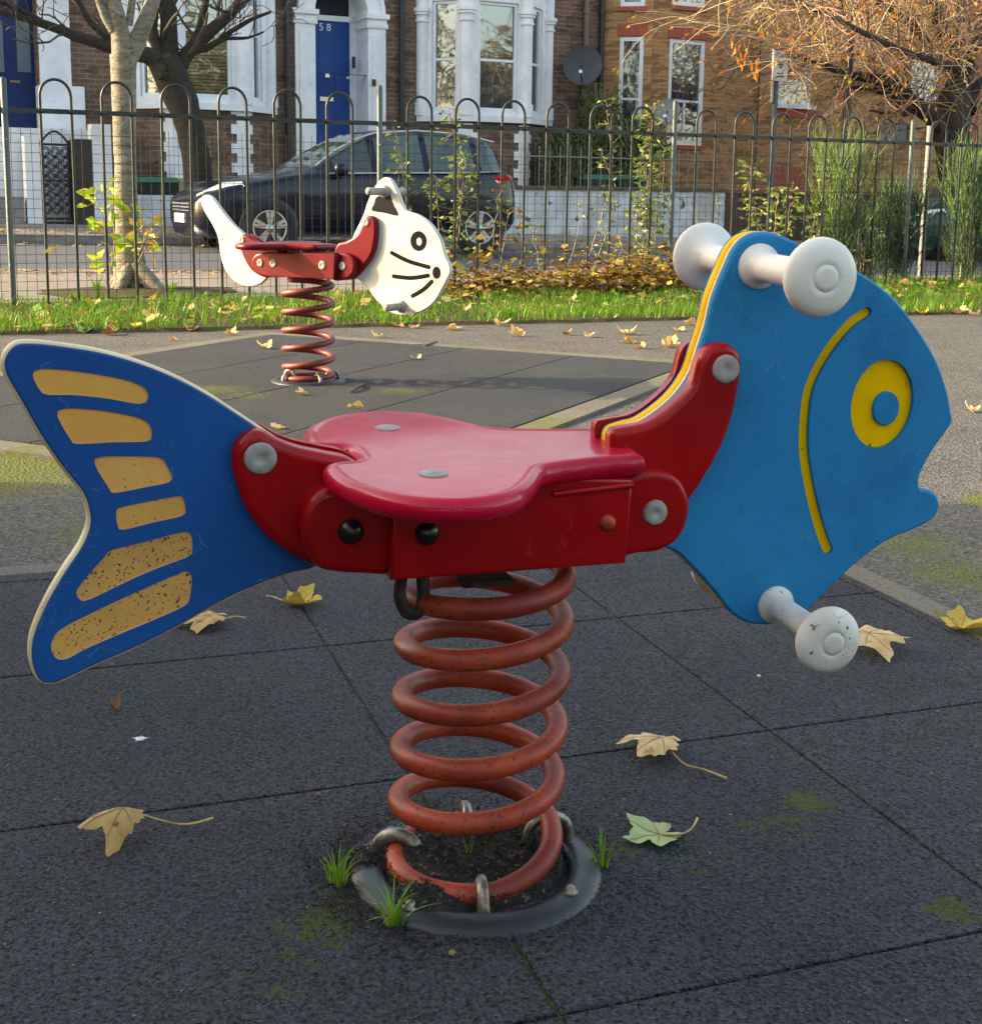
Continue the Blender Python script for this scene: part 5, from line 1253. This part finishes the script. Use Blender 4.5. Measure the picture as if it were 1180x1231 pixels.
    for y0, y1 in ((.10, .42), (1.34, 1.66)):
        q = MB(); sgn = -1 if y0 < .8 else 1
        o_ = .045 if y0 < .8 else .045; ys = (y0, y1) if y0 < .8 else (y1, y0)
        pts = [P_(.055, ys[1], .60), P_(.20, ys[0] - .0, .64), P_(.52, ys[0] - sgn * .0 + (-.06 if y0 < .8 else .06), .80), P_(.50, ys[0] + (-.02 if y0 < .8 else .02), .86), P_(.30, ys[0] + (.10 if y0 < .8 else -.10), .84), P_(.07, ys[1], .70)]
        cen = sum(pts, V((0, 0, 0))) / 6 - D * .01 + ZZ * .02
        q.add(pts + [cen - D * .03 * sc], [(i, (i + 1) % 6, 6) for i in range(6)], 0, True); q.build('headlight', lampm, root)
        q = MB(); q.corners([P_(3.88, ys[0] - .03, .80), P_(4.0, ys[0] + .05, .78), P_(4.0, ys[0] + .15, .78), P_(3.88, ys[0] + .1, .80), P_(3.82, ys[0] - .02, 1.0), P_(3.93, ys[0] + .05, .99), P_(3.93, ys[0] + .15, .99), P_(3.82, ys[0] + .1, 1.0)]); q.build('tail_light', tlm, root)
    q = MB(); q.corners([P_(-.02, .66, .36), P_(.03, .66, .36), P_(.03, 1.14, .36), P_(-.02, 1.14, .36), P_(-.02, .66, .47), P_(.03, .66, .47), P_(.03, 1.14, .47), P_(-.02, 1.14, .47)]); q.build('number_plate', M('plate_white', (.6, .6, .58), rough=.4), root)
    q = MB()
    for z in (.50, .54, .58): q.corners([P_(-.006, .5, z), P_(.05, .5, z), P_(.05, 1.28, z), P_(-.006, 1.28, z), P_(-.004, .5, z + .018), P_(.05, .5, z + .018), P_(.05, 1.28, z + .018), P_(-.004, 1.28, z + .018)])
    q.build('grille', alloy, root)
    for y in (-.10, 1.86):
        q = MB(); sgn = 1 if y < 0 else -1; q.lathe(P_(1.62, y, 1.02), ZZ, [(.03, -.075), (.085, -.06), (.10, 0), (.085, .06), (.03, .075)], 14, sx=.7); q.tube([P_(1.64, y + sgn * .08, .98), P_(1.66, y + sgn * .16, .97)], .025, 6); q.build('wing_mirror', paint, root)
    for x in (2.10, 2.98):
        q = MB(); q.corners([P_(x, -.016, .84), P_(x + .17, -.016, .84), P_(x + .17, .01, .84), P_(x, .01, .84), P_(x, -.016, .87), P_(x + .17, -.016, .87), P_(x + .17, .01, .87), P_(x, .01, .87)]); q.build('door_handle', paint, root)
    for x in (1.62, 2.76, 3.40):
        q = MB()
        for (za, ya, zb2, yb) in ((.30, -.012, .62, -.02), (.62, -.02, .92, -.008)):
            q.tube([P_(x, ya, za), P_(x, yb, zb2)], .006, 4)
        q.build('door_seam', ironm, root)
    q = MB(); q.tube([P_(x, y, z) for x, y, z in ((1.5, .012, .965), (2.2, .01, .985), (3.0, .012, 1.0), (3.75, .03, 1.03))], .011, 6); q.build('window_trim', alloy, root)
    q = MB(); q.tube([P_(x, y, z) for x, y, z in ((1.38, .12, 1.06), (1.62, .19, 1.24), (1.9, .235, 1.385), (2.15, .255, 1.475), (2.7, .26, 1.52), (3.3, .262, 1.5), (3.75, .29, 1.41))], .012, 6); q.build('roof_rail', alloy, root)
    return root
def carpaint(name, c):
    m, nt, b = newmat(name); b.inputs['Base Color'].default_value = (*c, 1); b.inputs['Roughness'].default_value = .3; b.inputs['Metallic'].default_value = 0; b.inputs['Specular IOR Level'].default_value = .2
    b.inputs['Coat Weight'].default_value = .45; b.inputs['Coat Roughness'].default_value = .04; return m
carglass = M('car_glass', (.02, .035, .035), (.05, .09, .07), rough=.04, ns=1.5, spec=1.0)
tyrem = M('tyre_rubber', (.015, .015, .016), rough=.8); alloy = M('alloy', (.5, .5, .5), rough=.3, metal=.9); lampm = M('headlight_lens', (.45, .5, .52), rough=.08, coat=1, spec=1); tlm = M('tail_lens', (.2, .005, .005), rough=.15)
cq = 15.45
sf = sq(323, 266, cq)[0]; sr = sq(575, 270, cq)[0]
kx = (sr - sf) / (3.42 - .78) ; print('CAR wheelbase', sr - sf, 'kx', kx, 'bottom z', sq(323, 298, cq)[1], sq(575, 300, cq)[1], 'roof', sq(453, 155, cq + .5)[1])
zc = .075 + drop(sf, cq) - .0
car('parked_car', sf - .78 * kx, cq, zc, 1.0, carpaint('navy_car_paint', (.0015, .004, .013)), 'dark navy hatchback parked behind the fence with bright alloy wheels', kx)
s2 = sq(1112, 240, 15.9)[0]
car('parked_car', s2, 15.9, .07 + drop(s2, 15.9), .98, carpaint('green_car_paint', (.003, .035, .028)), 'dark green car parked at the right border beyond the bushes', 1.0)
# ------------------------------------------------------------------ trees
def barkmat(name, c1, c2, c3, ns=5, bs=30, st=.8):
    m, nt, b = newmat(name); co = node(nt, 'ShaderNodeTexCoord').outputs['Object']
    mp = node(nt, 'ShaderNodeMapping'); mp.inputs['Scale'].default_value = (1, 1, 3.2); L(nt, co, mp.inputs[0])
    col = mixc(nt, rng(nt, noise_n(nt, mp.outputs[0], ns, 6, .6), .35, .65), c1, c2)
    col = mixc(nt, rng(nt, noise_n(nt, mp.outputs[0], ns * 3.5, 5, .7), .56, .66), col, c3)
    L(nt, col, b.inputs['Base Color']); b.inputs['Roughness'].default_value = .85
    bumpn(nt, b, noise_n(nt, mp.outputs[0], bs, 5, .7), st, .02); return m
pale = barkmat('pale_bark', (.50, .45, .35), (.26, .22, .16), (.045, .034, .024), 10, 28, 1.8)
darkb = barkmat('dark_bark', (.055, .043, .034), (.022, .018, .015), (.11, .09, .07), 9, 30, 1.6)
twigb = barkmat('grey_brown_twig', (.10, .075, .055), (.05, .038, .03), (.13, .10, .07), 8, 40, .4)
twigc = M('copper_twig', (.46, .26, .16), (.26, .13, .08), rough=.7, ns=4)
twigd = M('tan_twig', (.52, .38, .22), (.38, .26, .14), rough=.7, ns=4)
oleaf = M('orange_leaf', (.80, .30, .03), (.50, .13, .02), rough=.5, ns=9, trans=.4)
yleaf = M('ochre_leaf', (.60, .40, .05), (.45, .28, .04), rough=.5, ns=9, trans=.4)
def at(x, y, q_): return onpl(x, y, N * q_, N)
def limb(q, pts, radii, n=10, jit=.01, seed=0, mi=0, step=.12):
    P = spline(pts, step, False); k = len(P); out = []; rad = []
    for i, p in enumerate(P):
        t = i / (k - 1) * (len(radii) - 1); a = int(min(t, len(radii) - 2)); f = t - a
        rad.append((radii[a] * (1 - f) + radii[a + 1] * f) * (1 + .07 * noise.noise(V((i * .7, seed, 3)))))
        out.append(p + V((noise.noise(V((i * .4, seed, 1))), noise.noise(V((i * .4, seed, 5))), 0)) * jit)
    q.tube(out, rad, n, mi, caps=True); return out, rad
def grow(q, p, d, ln, r, depth, r_, bend=.35, up=.0, n=4, mi=0, leaves=None, kids=(2, 4), seg=5, minr=.004, shrink=.62):
    pts = [p]; rads = [r]; d = d.normalized()
    for i in range(seg):
        d = (d + V((r_.gauss(0, bend), r_.gauss(0, bend), r_.gauss(0, bend))) * .5 + ZZ * up).normalized()
        pts.append(pts[-1] + d * ln / seg); rads.append(max(minr, r * (1 - .55 * (i + 1) / seg)))
    q.tube(pts, rads, n if depth > 0 else 3, mi, caps=False)
    if leaves is not None and depth == 0: leaves.append((pts[-1], d))
    if depth > 0:
        for _ in range(r_.randint(*kids)):
            i = r_.randint(1, seg); dd = (d + V((r_.gauss(0, .6), r_.gauss(0, .6), r_.gauss(0, .55)))).normalized()
            grow(q, pts[i], dd, ln * r_.uniform(.5, .85), max(minr, rads[i] * shrink), depth - 1, r_, bend, up, n, mi, leaves, kids, seg, minr, shrink)
def leafquad(q, p, d, s_, r_, mi=0):
    a = V((r_.gauss(0, 1), r_.gauss(0, 1), r_.gauss(0, 1))).cross(d)
    a = a.normalized() if a.length > 1e-4 else d.orthogonal(); d = d.normalized()
    b = a.cross(d) * s_ * .15
    q.add([p, p + d * s_ * .5 + a * s_ * .26 + b, p + d * s_, p + d * s_ * .5 - a * s_ * .26 + b], [(0, 1, 2), (0, 2, 3)], mi)
# pale near tree
tq = 10.62; base = gnd(160, 351)
t1 = thing('street_tree', base, 'pale-barked young tree trunk standing just behind the fence at the left', 'tree')
q = MB()
B = lambda x, y: at(x, y, tq)
q2 = [B(160, 354), B(158, 335), B(155, 300), B(152, 250), B(150, 180), B(149, 110), B(148, 66)]
limb(q, q2, [.16, .112, .090, .085, .086, .092, .100], 16, .006, 1)
for a, ln_, r0 in ((2.9, .25, .06), (-.5, .36, .075), (-1.9, .24, .06), (.7, .22, .06), (4.0, .22, .055)):
    e = V((math.cos(a), math.sin(a), 0)); limb(q, [base + ZZ * .20 + e * .03, base + e * ln_ * .5 + ZZ * .09, base + e * ln_ - ZZ * .02], [r0, r0 * .9, r0 * .35], 10, .004, a)
limb(q, [B(148, 70), B(144, 35), B(137, 5), B(128, -40), B(120, -110)], [.085, .066, .058, .052, .04], 12, .006, 2)
limb(q, [B(150, 80), B(163, 52), B(177, 20), B(186, -10), B(200, -80)], [.075, .066, .058, .052, .04], 12, .006, 3)
limb(q, [B(137, 35), B(128, 22), B(120, 2), B(110, -30)], [.045, .035, .03, .02], 8, .004, 4)
limb(q, [B(155, 30), B(158, 8), B(160, -30)], [.03, .03, .02], 8, .004, 5)
q.build('trunk', pale, t1)
r_ = random.Random(8); q = MB(); lv = []
for x, y, dx in ((120, -110, -.5), (200, -80, .5), (128, -40, -.4), (186, -20, .6), (110, -30, -.5)):
    for _ in range(3): grow(q, B(x, y), V((dx + r_.gauss(0, .3), r_.gauss(0, .4), .9)), 1.2, .03, 2, r_, leaves=lv)
for p, d in lv: leafquad(q, p, d, .09, r_, 1)
q.build('crown', [twigb, yleaf], t1)
# shoots with leaves beside the trunk
vine = M('shoot_leaf', (.26, .40, .03), (.46, .50, .06), rough=.45, ns=10, nr=(.45, .55), trans=.35)
grl = M('bush_leaf', (.075, .15, .03), (.13, .21, .04), rough=.5, ns=6, trans=.3)
grl2 = M('bush_leaf_light', (.20, .28, .06), (.30, .34, .08), rough=.5, ns=6, trans=.3)
wood = M('climber_stem', (.32, .26, .16), (.22, .16, .10), rough=.7, ns=10)
def shoots(name, stems, nl, ls, label, cat, seed, lm=(vine, vine), zlo=.1, wr=.006, drp=.1):
    r_ = random.Random(seed); c = stems[0][0].copy(); root = thing(name, V((c.x, c.y, 0)), label, cat); q = MB(); lf = MB()
    for pts in stems:
        P = spline(pts, .08, False); k = len(P)
        P = [p + V((r_.gauss(0, .008), r_.gauss(0, .008), 0)) for p in P]
        q.tube(P, [max(.0025, wr * (1 - .6 * i / k)) for i in range(k)], 5)
        for _ in range(nl):
            i = int(k * (zlo + (1 - zlo) * r_.random() ** .8)); i = min(i, k - 1)
            d = V((r_.gauss(0, 1), r_.gauss(0, .8), r_.uniform(-.5, .5))).normalized()
            tw = P[i] + d * r_.uniform(.0, .10); q.tube([P[i], tw], .0018, 3, caps=False)
            leafquad(lf, tw, d + ZZ * r_.uniform(-.6, .4), ls * r_.uniform(.6, 1.2), r_, r_.randrange(len(lm)))
    q.build('stems', wood, root); lf.build('foliage', list(lm), root); return root
def vs_(x0, y0, x1, y1, q_, mid=None):
    return [at(x0, y0, q_)] + ([at(mid[0], mid[1], q_)] if mid else []) + [at(x1, y1, q_)]
shoots('leafy_shoot', [vs_(135, 330, 117, 232, 10.3, (126, 280)), vs_(138, 320, 128, 225, 10.35, (136, 270))], 20, .15, 'leafy yellow-green shoots on the left side of the pale trunk', 'plant', 3)
shoots('leafy_shoot', [vs_(165, 320, 182, 262, 10.3, (178, 285)), vs_(168, 300, 176, 282, 10.3)], 12, .11, 'yellowing drooping shoots on the right side of the pale trunk', 'plant', 4, (vine, yleaf))
fl = thing('caught_leaf', at(57, 300, FQ - .03), 'single yellow leaf caught on the wire mesh at the left', 'leaf')
q = MB(); P = at(60, 300, FQ - .03); q.add([P + D * -.055 - ZZ * .02, P + ZZ * .014, P + D * .065 + ZZ * .035, P + D * .01 - ZZ * .018], [(0, 1, 2), (0, 2, 3)]); q.build('leaf_blade', lyel, fl)
# climbers on the fence
G4 = (grl, grl2, grl, grl2)
shoots('climbing_shrub', [vs_(480, 345, 482, 185, 9.5, (476, 260)), vs_(486, 350, 474, 150, 9.52, (490, 250))], 55, .06, 'thin sparse climber on the fence left of the cat head', 'shrub', 11, G4)
shoots('climbing_shrub', [vs_(545, 350, 540, 130, 9.5, (552, 240)), vs_(560, 350, 525, 215, 9.53, (530, 300)), vs_(535, 350, 560, 190, 9.5, (548, 290)), vs_(550, 350, 515, 300, 9.5)], 95, .065, 'leafy climber on the fence right of the cat head', 'shrub', 12, G4)
shoots('climbing_shrub', [vs_(700, 350, 725, 180, 9.5, (735, 260)), vs_(655, 350, 640, 270, 9.5), vs_(690, 350, 728, 120, 9.52, (732, 230))], 45, .055, 'spindly climber with bare pale stems in the middle of the fence', 'shrub', 13, G4)
shoots('climbing_shrub', [vs_(780, 350, 786, 125, 9.5, (778, 240)), vs_(800, 350, 775, 195, 9.53, (785, 280)), vs_(760, 350, 800, 180, 9.5, (790, 260)), vs_(790, 345, 770, 240, 9.5, (765, 290)), vs_(770, 350, 782, 160, 9.5)], 105, .062, 'dense tall climber on the fence left of the upper fish handle', 'shrub', 14, G4)
shoots('climbing_shrub', [vs_(610, 350, 620, 250, 9.5, (628, 300)), vs_(590, 345, 575, 300, 9.5), vs_(830, 350, 838, 262, 9.5), vs_(858, 350, 862, 245, 9.5), vs_(668, 350, 700, 240, 9.5, (690, 300)), vs_(720, 350, 748, 300, 9.5)], 16, .055, 'low straggly bramble stems rising through the mesh between the climbers', 'shrub', 15, G4)
shoots('climbing_shrub', [vs_(925, 340, 935, 225, 9.6, (930, 280)), vs_(905, 330, 900, 200, 9.6), vs_(940, 340, 950, 230, 9.65), vs_(960, 345, 985, 235, 9.65), vs_(915, 330, 908, 250, 9.6), vs_(975, 330, 1000, 190, 9.6)], 75, .075, 'yellow-green leafy shrub behind the fence above the fish head', 'shrub', 16, (grl, grl2, vine))
# red rose
rs = shoots('rose_bush', [vs_(590, 345, 603, 222, 9.38, (592, 290)), vs_(596, 350, 612, 250, 9.4)], 22, .06, 'thin rose bush with one red flower in front of the parked car tail', 'plant', 17, (grl, lbrn, grl2), zlo=.3)
q = MB(); c = at(603, 217, 9.36)
for i in range(16):
    a = i * 2.4; e = V((math.cos(a), math.sin(a) * .6, .35 * math.sin(i * 1.7))); leafquad(q, c + e * .008, e + ZZ * .4, .06, rnd)
q.build('red_flower', M('rose_petal', (.62, .015, .012), (.5, .01, .01), rough=.5), rs)
# broom bushes on the right
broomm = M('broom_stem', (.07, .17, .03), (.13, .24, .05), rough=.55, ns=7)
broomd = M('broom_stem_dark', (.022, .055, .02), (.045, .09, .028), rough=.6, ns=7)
def broom(x, yb, w_, yt, n, label, seed, q_=9.6, dk=.4, low=0.0):
    r_ = random.Random(seed); b0 = at(x, yb, q_); b0.z = 0; top = at(x, yt, q_); hh = top.z; root = thing('broom_bush', b0, label, 'bush'); q = MB()
    wm = w_ * 17.0 / 1600 * .5 * .62
    for _ in range(7):
        a = r_.gauss(0, .3); q.tube([b0 + D * a * .15, b0 + D * a * .5 * wm + ZZ * hh * .35, b0 + D * a * 1.6 * wm + ZZ * hh * .6], [.014, .010, .006], 5, 2)
    for _ in range(n):
        t0 = r_.uniform(.02, .72) ** 1.0; a = r_.uniform(-1, 1); dq = r_.gauss(0, .09)
        k_ = min(1, .18 + t0 * 1.6) ; 
        p = b0 + D * (a * wm * k_ * .8) + N * dq + ZZ * (hh * t0)
        ln_ = hh * r_.uniform(.10, .30); d = (D * (a * .42 + r_.gauss(0, .26)) + N * r_.gauss(0, .22) + ZZ).normalized(); pts = [p]
        for i in range(4): d = (d + V((r_.gauss(0, .16), r_.gauss(0, .14), .03))).normalized(); pts.append(pts[-1] + d * ln_ / 4)
        if pts[-1].z > hh * 1.03: continue
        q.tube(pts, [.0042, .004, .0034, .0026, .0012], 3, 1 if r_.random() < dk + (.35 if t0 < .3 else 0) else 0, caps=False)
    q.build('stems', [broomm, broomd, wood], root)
broom(1003, 345, 96, 128, 560, 'tallest light green broom bush behind the fish head top', 21, dk=.25)
broom(1072, 345, 92, 192, 850, 'dark green rounded broom bush behind the fence right of the fish', 22, dk=.75)
broom(1035, 345, 60, 232, 260, 'small dark broom bush between the two taller ones', 24, dk=.8)
broom(1158, 345, 88, 140, 700, 'green broom bush at the right border', 23, dk=.55)
# dark pollarded tree across the road
tq2 = 18.1; b0 = at(236, 262, tq2); b0.z = gz(4, 18.1)
t2 = thing('street_tree', b0, 'dark pollarded tree with knobbly crown leaning left behind the parked car', 'tree')
q = MB(); C_ = lambda x, y, dq=0: at(x, y, tq2 + dq)
limb(q, [C_(240, 262), C_(238, 215), C_(231, 165), C_(220, 125), C_(205, 92), C_(196, 72)], [.24, .20, .185, .19, .23, .21], 14, .02, 11)
LB = [([C_(196, 78), C_(176, 66), C_(150, 62), C_(125, 54), C_(85, 40), C_(45, 26), C_(0, 14), C_(-60, 6)], [.14, .10, .075, .065, .055, .045, .03, .02]),
 ([C_(125, 54), C_(90, 46), C_(60, 30), C_(20, 10), C_(-30, -10)], [.05, .04, .035, .03, .02]), ([C_(130, 45), C_(110, 28), C_(96, 8), C_(80, -20)], [.05, .045, .04, .03]),
 ([C_(205, 80), C_(203, 50), C_(202, 20), C_(196, -30)], [.13, .12, .11, .08]), ([C_(212, 90), C_(226, 62), C_(245, 44), C_(270, 22), C_(292, 0), C_(320, -30)], [.12, .10, .09, .08, .07, .05]),
 ([C_(225, 60), C_(238, 40), C_(245, 15), C_(250, -20)], [.07, .06, .05, .04]), ([C_(222, 66), C_(250, 56), C_(280, 36), C_(305, 22), C_(325, 14)], [.05, .04, .035, .03, .02]),
 ([C_(196, 76), C_(186, 50), C_(185, 20), C_(178, -20)], [.09, .07, .06, .05]), ([C_(246, 60), C_(262, 50), C_(272, 46), C_(300, 45), C_(316, 38)], [.035, .03, .025, .02, .012])]
tips = []
for i, (p_, r0) in enumerate(LB): o_, ra = limb(q, p_, r0, 8, .03, 20 + i); tips.append((o_, ra))
for i in range(16): limb(q, [C_(203, 88), C_(203 + rnd.uniform(-22, 22), 80 + rnd.uniform(-16, 12), rnd.uniform(-.25, .2))], [.13, .06], 8, .02, 50 + i)
q.build('trunk', darkb, t2)
q = MB(); r_ = random.Random(19)
for o_, ra in tips:
    for i in range(2, len(o_)):
        if r_.random() < .55:
            d = (o_[i] - o_[i - 1]).normalized(); grow(q, o_[i], d * .6 + V((r_.gauss(0, .4), r_.gauss(0, .3), r_.uniform(-.2, .8))), r_.uniform(.4, .9), ra[i] * .35, 2, r_, .5, .05, kids=(1, 3), minr=.0065)
q.build('crown', twigb, t2)
# big copper-twigged tree at the right
tq3 = 18.2; b0 = at(1152, 240, tq3); b0.z = gz(14, 18.2) - .1
t3 = thing('street_tree', b0, 'spreading tree with copper twigs and a few orange leaves, upper right', 'tree')
q = MB(); E_ = lambda x, y, dq=0: at(x, y, tq3 + dq)
limb(q, [E_(1150, 255), E_(1150, 215), E_(1146, 170), E_(1142, 140), E_(1150, 110)], [.42, .34, .33, .36, .26], 16, .03, 31)
LB = [([E_(1140, 155), E_(1118, 138), E_(1098, 124), E_(1078, 105), E_(1058, 96), E_(1025, 90), E_(1000, 82), E_(975, 72), E_(945, 66)], [.24, .17, .14, .12, .095, .075, .06, .045, .03]),
 ([E_(1110, 132), E_(1085, 126), E_(1060, 110), E_(1030, 104), E_(1000, 105)], [.09, .07, .06, .04, .02]), ([E_(1145, 120), E_(1150, 80), E_(1135, 40), E_(1118, 0), E_(1110, -50)], [.2, .15, .12, .10, .08]),
 ([E_(1152, 118), E_(1162, 80), E_(1176, 40), E_(1190, 0)], [.2, .15, .11, .09]), ([E_(1160, 130), E_(1185, 100), E_(1215, 70), E_(1260, 40)], [.22, .16, .12, .08]),
 ([E_(1120, 60), E_(1095, 30), E_(1060, 5), E_(1020, -20)], [.08, .07, .05, .03]), ([E_(1150, 80, -.3), E_(1110, 70, -.9), E_(1060, 50, -1.4), E_(1010, 25, -1.8), E_(960, 5, -2)], [.08, .06, .05, .04, .02]),
 ([E_(1120, 138), E_(1090, 134), E_(1065, 136), E_(1045, 132)], [.05, .04, .03, .015])]
tips = []
for i, (p_, r0) in enumerate(LB): tips.append(limb(q, p_, r0, 9, .04, 60 + i))
q.build('trunk', barkmat('maroon_bark', (.055, .035, .032), (.035, .025, .024), (.13, .11, .09), 6, 25, 1), t3)
q = MB(); lf = MB(); r_ = random.Random(77); lv = []
for o_, ra in tips:
    for i in range(1, len(o_)):
        for _ in range(2):
            if r_.random() < .62:
                d = (o_[i] - o_[i - 1]).normalized(); grow(q, o_[i], d * .5 + V((r_.gauss(-.2, .5), r_.gauss(0, .5), r_.uniform(-.1, 1.0))), r_.uniform(.7, 1.5), .016, 2, r_, .35, -.02, mi=r_.choice((0, 0, 1, 1, 2)), leaves=lv, kids=(2, 3), minr=.0065, n=3)
for _ in range(240):                                   # long thin outer twigs filling the crown
    x, y = r_.uniform(880, 1230), r_.uniform(-60, 108)
    if x < 960 and y > 20 + (x - 880) * .85: continue
    if x > 1120 and 20 > y > -20 and r_.random() < .5: continue
    p = E_(x, y, r_.uniform(-1.6, 1.4)); grow(q, p, V((r_.gauss(-.5, .6), r_.gauss(-.1, .5), r_.gauss(.1, .7))), r_.uniform(.5, 1.3), .010, 1, r_, .3, -.03, mi=r_.choice((0, 1, 1, 2)), leaves=lv, kids=(1, 3), minr=.0055, n=3)
for p, d in lv:
    if r_.random() < .85: leafquad(lf, p, d - ZZ * .4, r_.uniform(.06, .13), r_, 0 if r_.random() < .6 else 1)
for x, y in [(878, 46), (884, 56), (889, 62), (895, 66), (902, 72), (908, 78), (883, 66), (892, 50), (907, 86), (899, 60), (888, 74), (912, 68)]:
    leafquad(lf, E_(x, y, -.8), V((r_.gauss(0, .3), 0, -1)), .17, r_, 0)
q.tube([E_(945, 66), E_(920, 50, -.4), E_(895, 42, -.8), E_(878, 40, -.8)], [.02, .012, .008, .005], 4, 1)
q.build('crown', [twigc, twigd, twigb], t3); lf.build('foliage', [oleaf, yleaf], t3)
# bush in the yellow house's garden
def bush(c, rx, ry, rz, n, ls, label, seed, mats, q_name='garden_bush'):
    r_ = random.Random(seed); root = thing(q_name, V((c.x, c.y, c.z - rz)), label, 'bush'); q = MB(); st_ = MB()
    for i in range(26):
        e = V((r_.gauss(0, .5) * rx, r_.gauss(0, .5) * ry, r_.uniform(.2, .9) * rz)); st_.tube([c - ZZ * rz, c - ZZ * rz * .4 + e * .4, c + e], [.02, .012, .005], 4)
    for _ in range(n):
        d = V((r_.gauss(0, 1), r_.gauss(0, 1), r_.gauss(0, 1))).normalized(); k = r_.random() ** .45
        o = V((d.x * rx, d.y * ry, d.z * rz)) * k; o *= .72 + .5 * noise.noise(V((d.x * 1.7, d.y * 1.7, d.z * 1.7 + seed)))+.15
        leafquad(q, c + o, d + V((r_.gauss(0, .6), r_.gauss(0, .6), r_.gauss(-.2, .6))), ls * r_.uniform(.6, 1.3), r_, r_.randrange(len(mats)))
    st_.build('stems', wood, root); q.build('foliage', list(mats), root)
bl_d = M('dark_bush_leaf', (.03, .065, .025), (.055, .10, .03), rough=.45, ns=4, trans=.2)
bl_y = M('olive_bush_leaf', (.13, .15, .03), (.20, .19, .04), rough=.5, ns=4, trans=.2)
bush(at(688, 195, 20.5), .75, .45, .75, 2600, .085, 'dark green bush left of the narrow white window in front of the yellow house', 5, (bl_d, bl_d, grl))
bush(at(722, 150, 20.9), .5, .35, .85, 1700, .085, 'tall olive-tinged bush climbing the corner between the two houses', 6, (bl_y, bl_d, grl))
bush(at(768, 178, 20.2), .6, .4, .55, 1700, .085, 'dark leafy bush below the narrow white window of the yellow house', 7, (bl_d, grl, bl_d))
# unseen evergreen hedge added left of the frame to shade the near mats
hx0, hx1, hy0, hy1, hz = -6.4, -4.3, -9, 3.75, 3.3
hd = thing('shade_hedge', V(((hx0 + hx1) / 2, -2, 0)), 'tall clipped evergreen hedge, unseen, added left of the picture to shade the near mats', 'hedge')
q = MB(); nx, nz_ = 60, 16
def hp(u, v, side):
    if side == 0: p = V((hx1, hy0 + (hy1 - hy0) * u, hz * v))
    elif side == 1: p = V((hx1 - (hx1 - hx0) * u, hy1, hz * v))
    elif side == 2: p = V((hx0 + (hx1 - hx0) * v, hy0 + (hy1 - hy0) * u, hz))
    else: p = V((hx0, hy0 + (hy1 - hy0) * u, hz * v))
    k = noise.noise(p * 1.3); return p + V((k, noise.noise(p * 1.3 + V((5, 0, 0))), k)) * .12
for s_ in range(4):
    vs = [hp(i / nx, j / nz_, s_) for i in range(nx + 1) for j in range(nz_ + 1)]
    q.add(vs, [(i * (nz_ + 1) + j, (i + 1) * (nz_ + 1) + j, (i + 1) * (nz_ + 1) + j + 1, i * (nz_ + 1) + j + 1) for i in range(nx) for j in range(nz_)], 0, True)
q.build('clipped_mass', bl_d, hd)
q = MB(); r_ = random.Random(1)
for _ in range(9000):
    s_ = r_.choice((0, 0, 1, 2, 2)); p = hp(r_.random(), r_.random(), s_); leafquad(q, p, V((r_.gauss(0, 1), r_.gauss(0, 1), r_.gauss(0, 1))), .09, r_, r_.randrange(2))
q.build('foliage', [bl_d, grl], hd)

# unseen tree row added behind the viewer to darken the window reflections
pm = M('reflection_tree_leaf', (.07, .075, .02), (.14, .11, .03), rough=.6, ns=.4, trans=.2)
for i in range(22):
    x = -62 + i * 6.6 + rnd.uniform(-1.5, 1.5); y = -24 + rnd.uniform(-4, 4); hh = rnd.uniform(11, 15); r_ = random.Random(200 + i)
    root = thing('reflection_tree', V((x, y, 0)), 'large unseen tree added in the row behind the viewer to darken window reflections', 'tree', 'unseen trees added behind the viewer for reflections')
    q = MB(); q.tube([V((x, y, -.6)), V((x, y, 2)), V((x + .3, y, hh * .7))], [.35, .28, .1], 8); q.build('trunk', darkb, root)
    q = MB()
    for _ in range(900):
        d = V((r_.gauss(0, 1), r_.gauss(0, 1), r_.gauss(0, 1))).normalized() * r_.random() ** .4
        p = V((x + d.x * 3.9, y + d.y * 3.2, hh * .55 + d.z * hh * .45)); leafquad(q, p, V((r_.gauss(0, 1), r_.gauss(0, 1), r_.gauss(0, 1))), r_.uniform(.5, 1.1), r_)
    q.build('crown', pm, root)
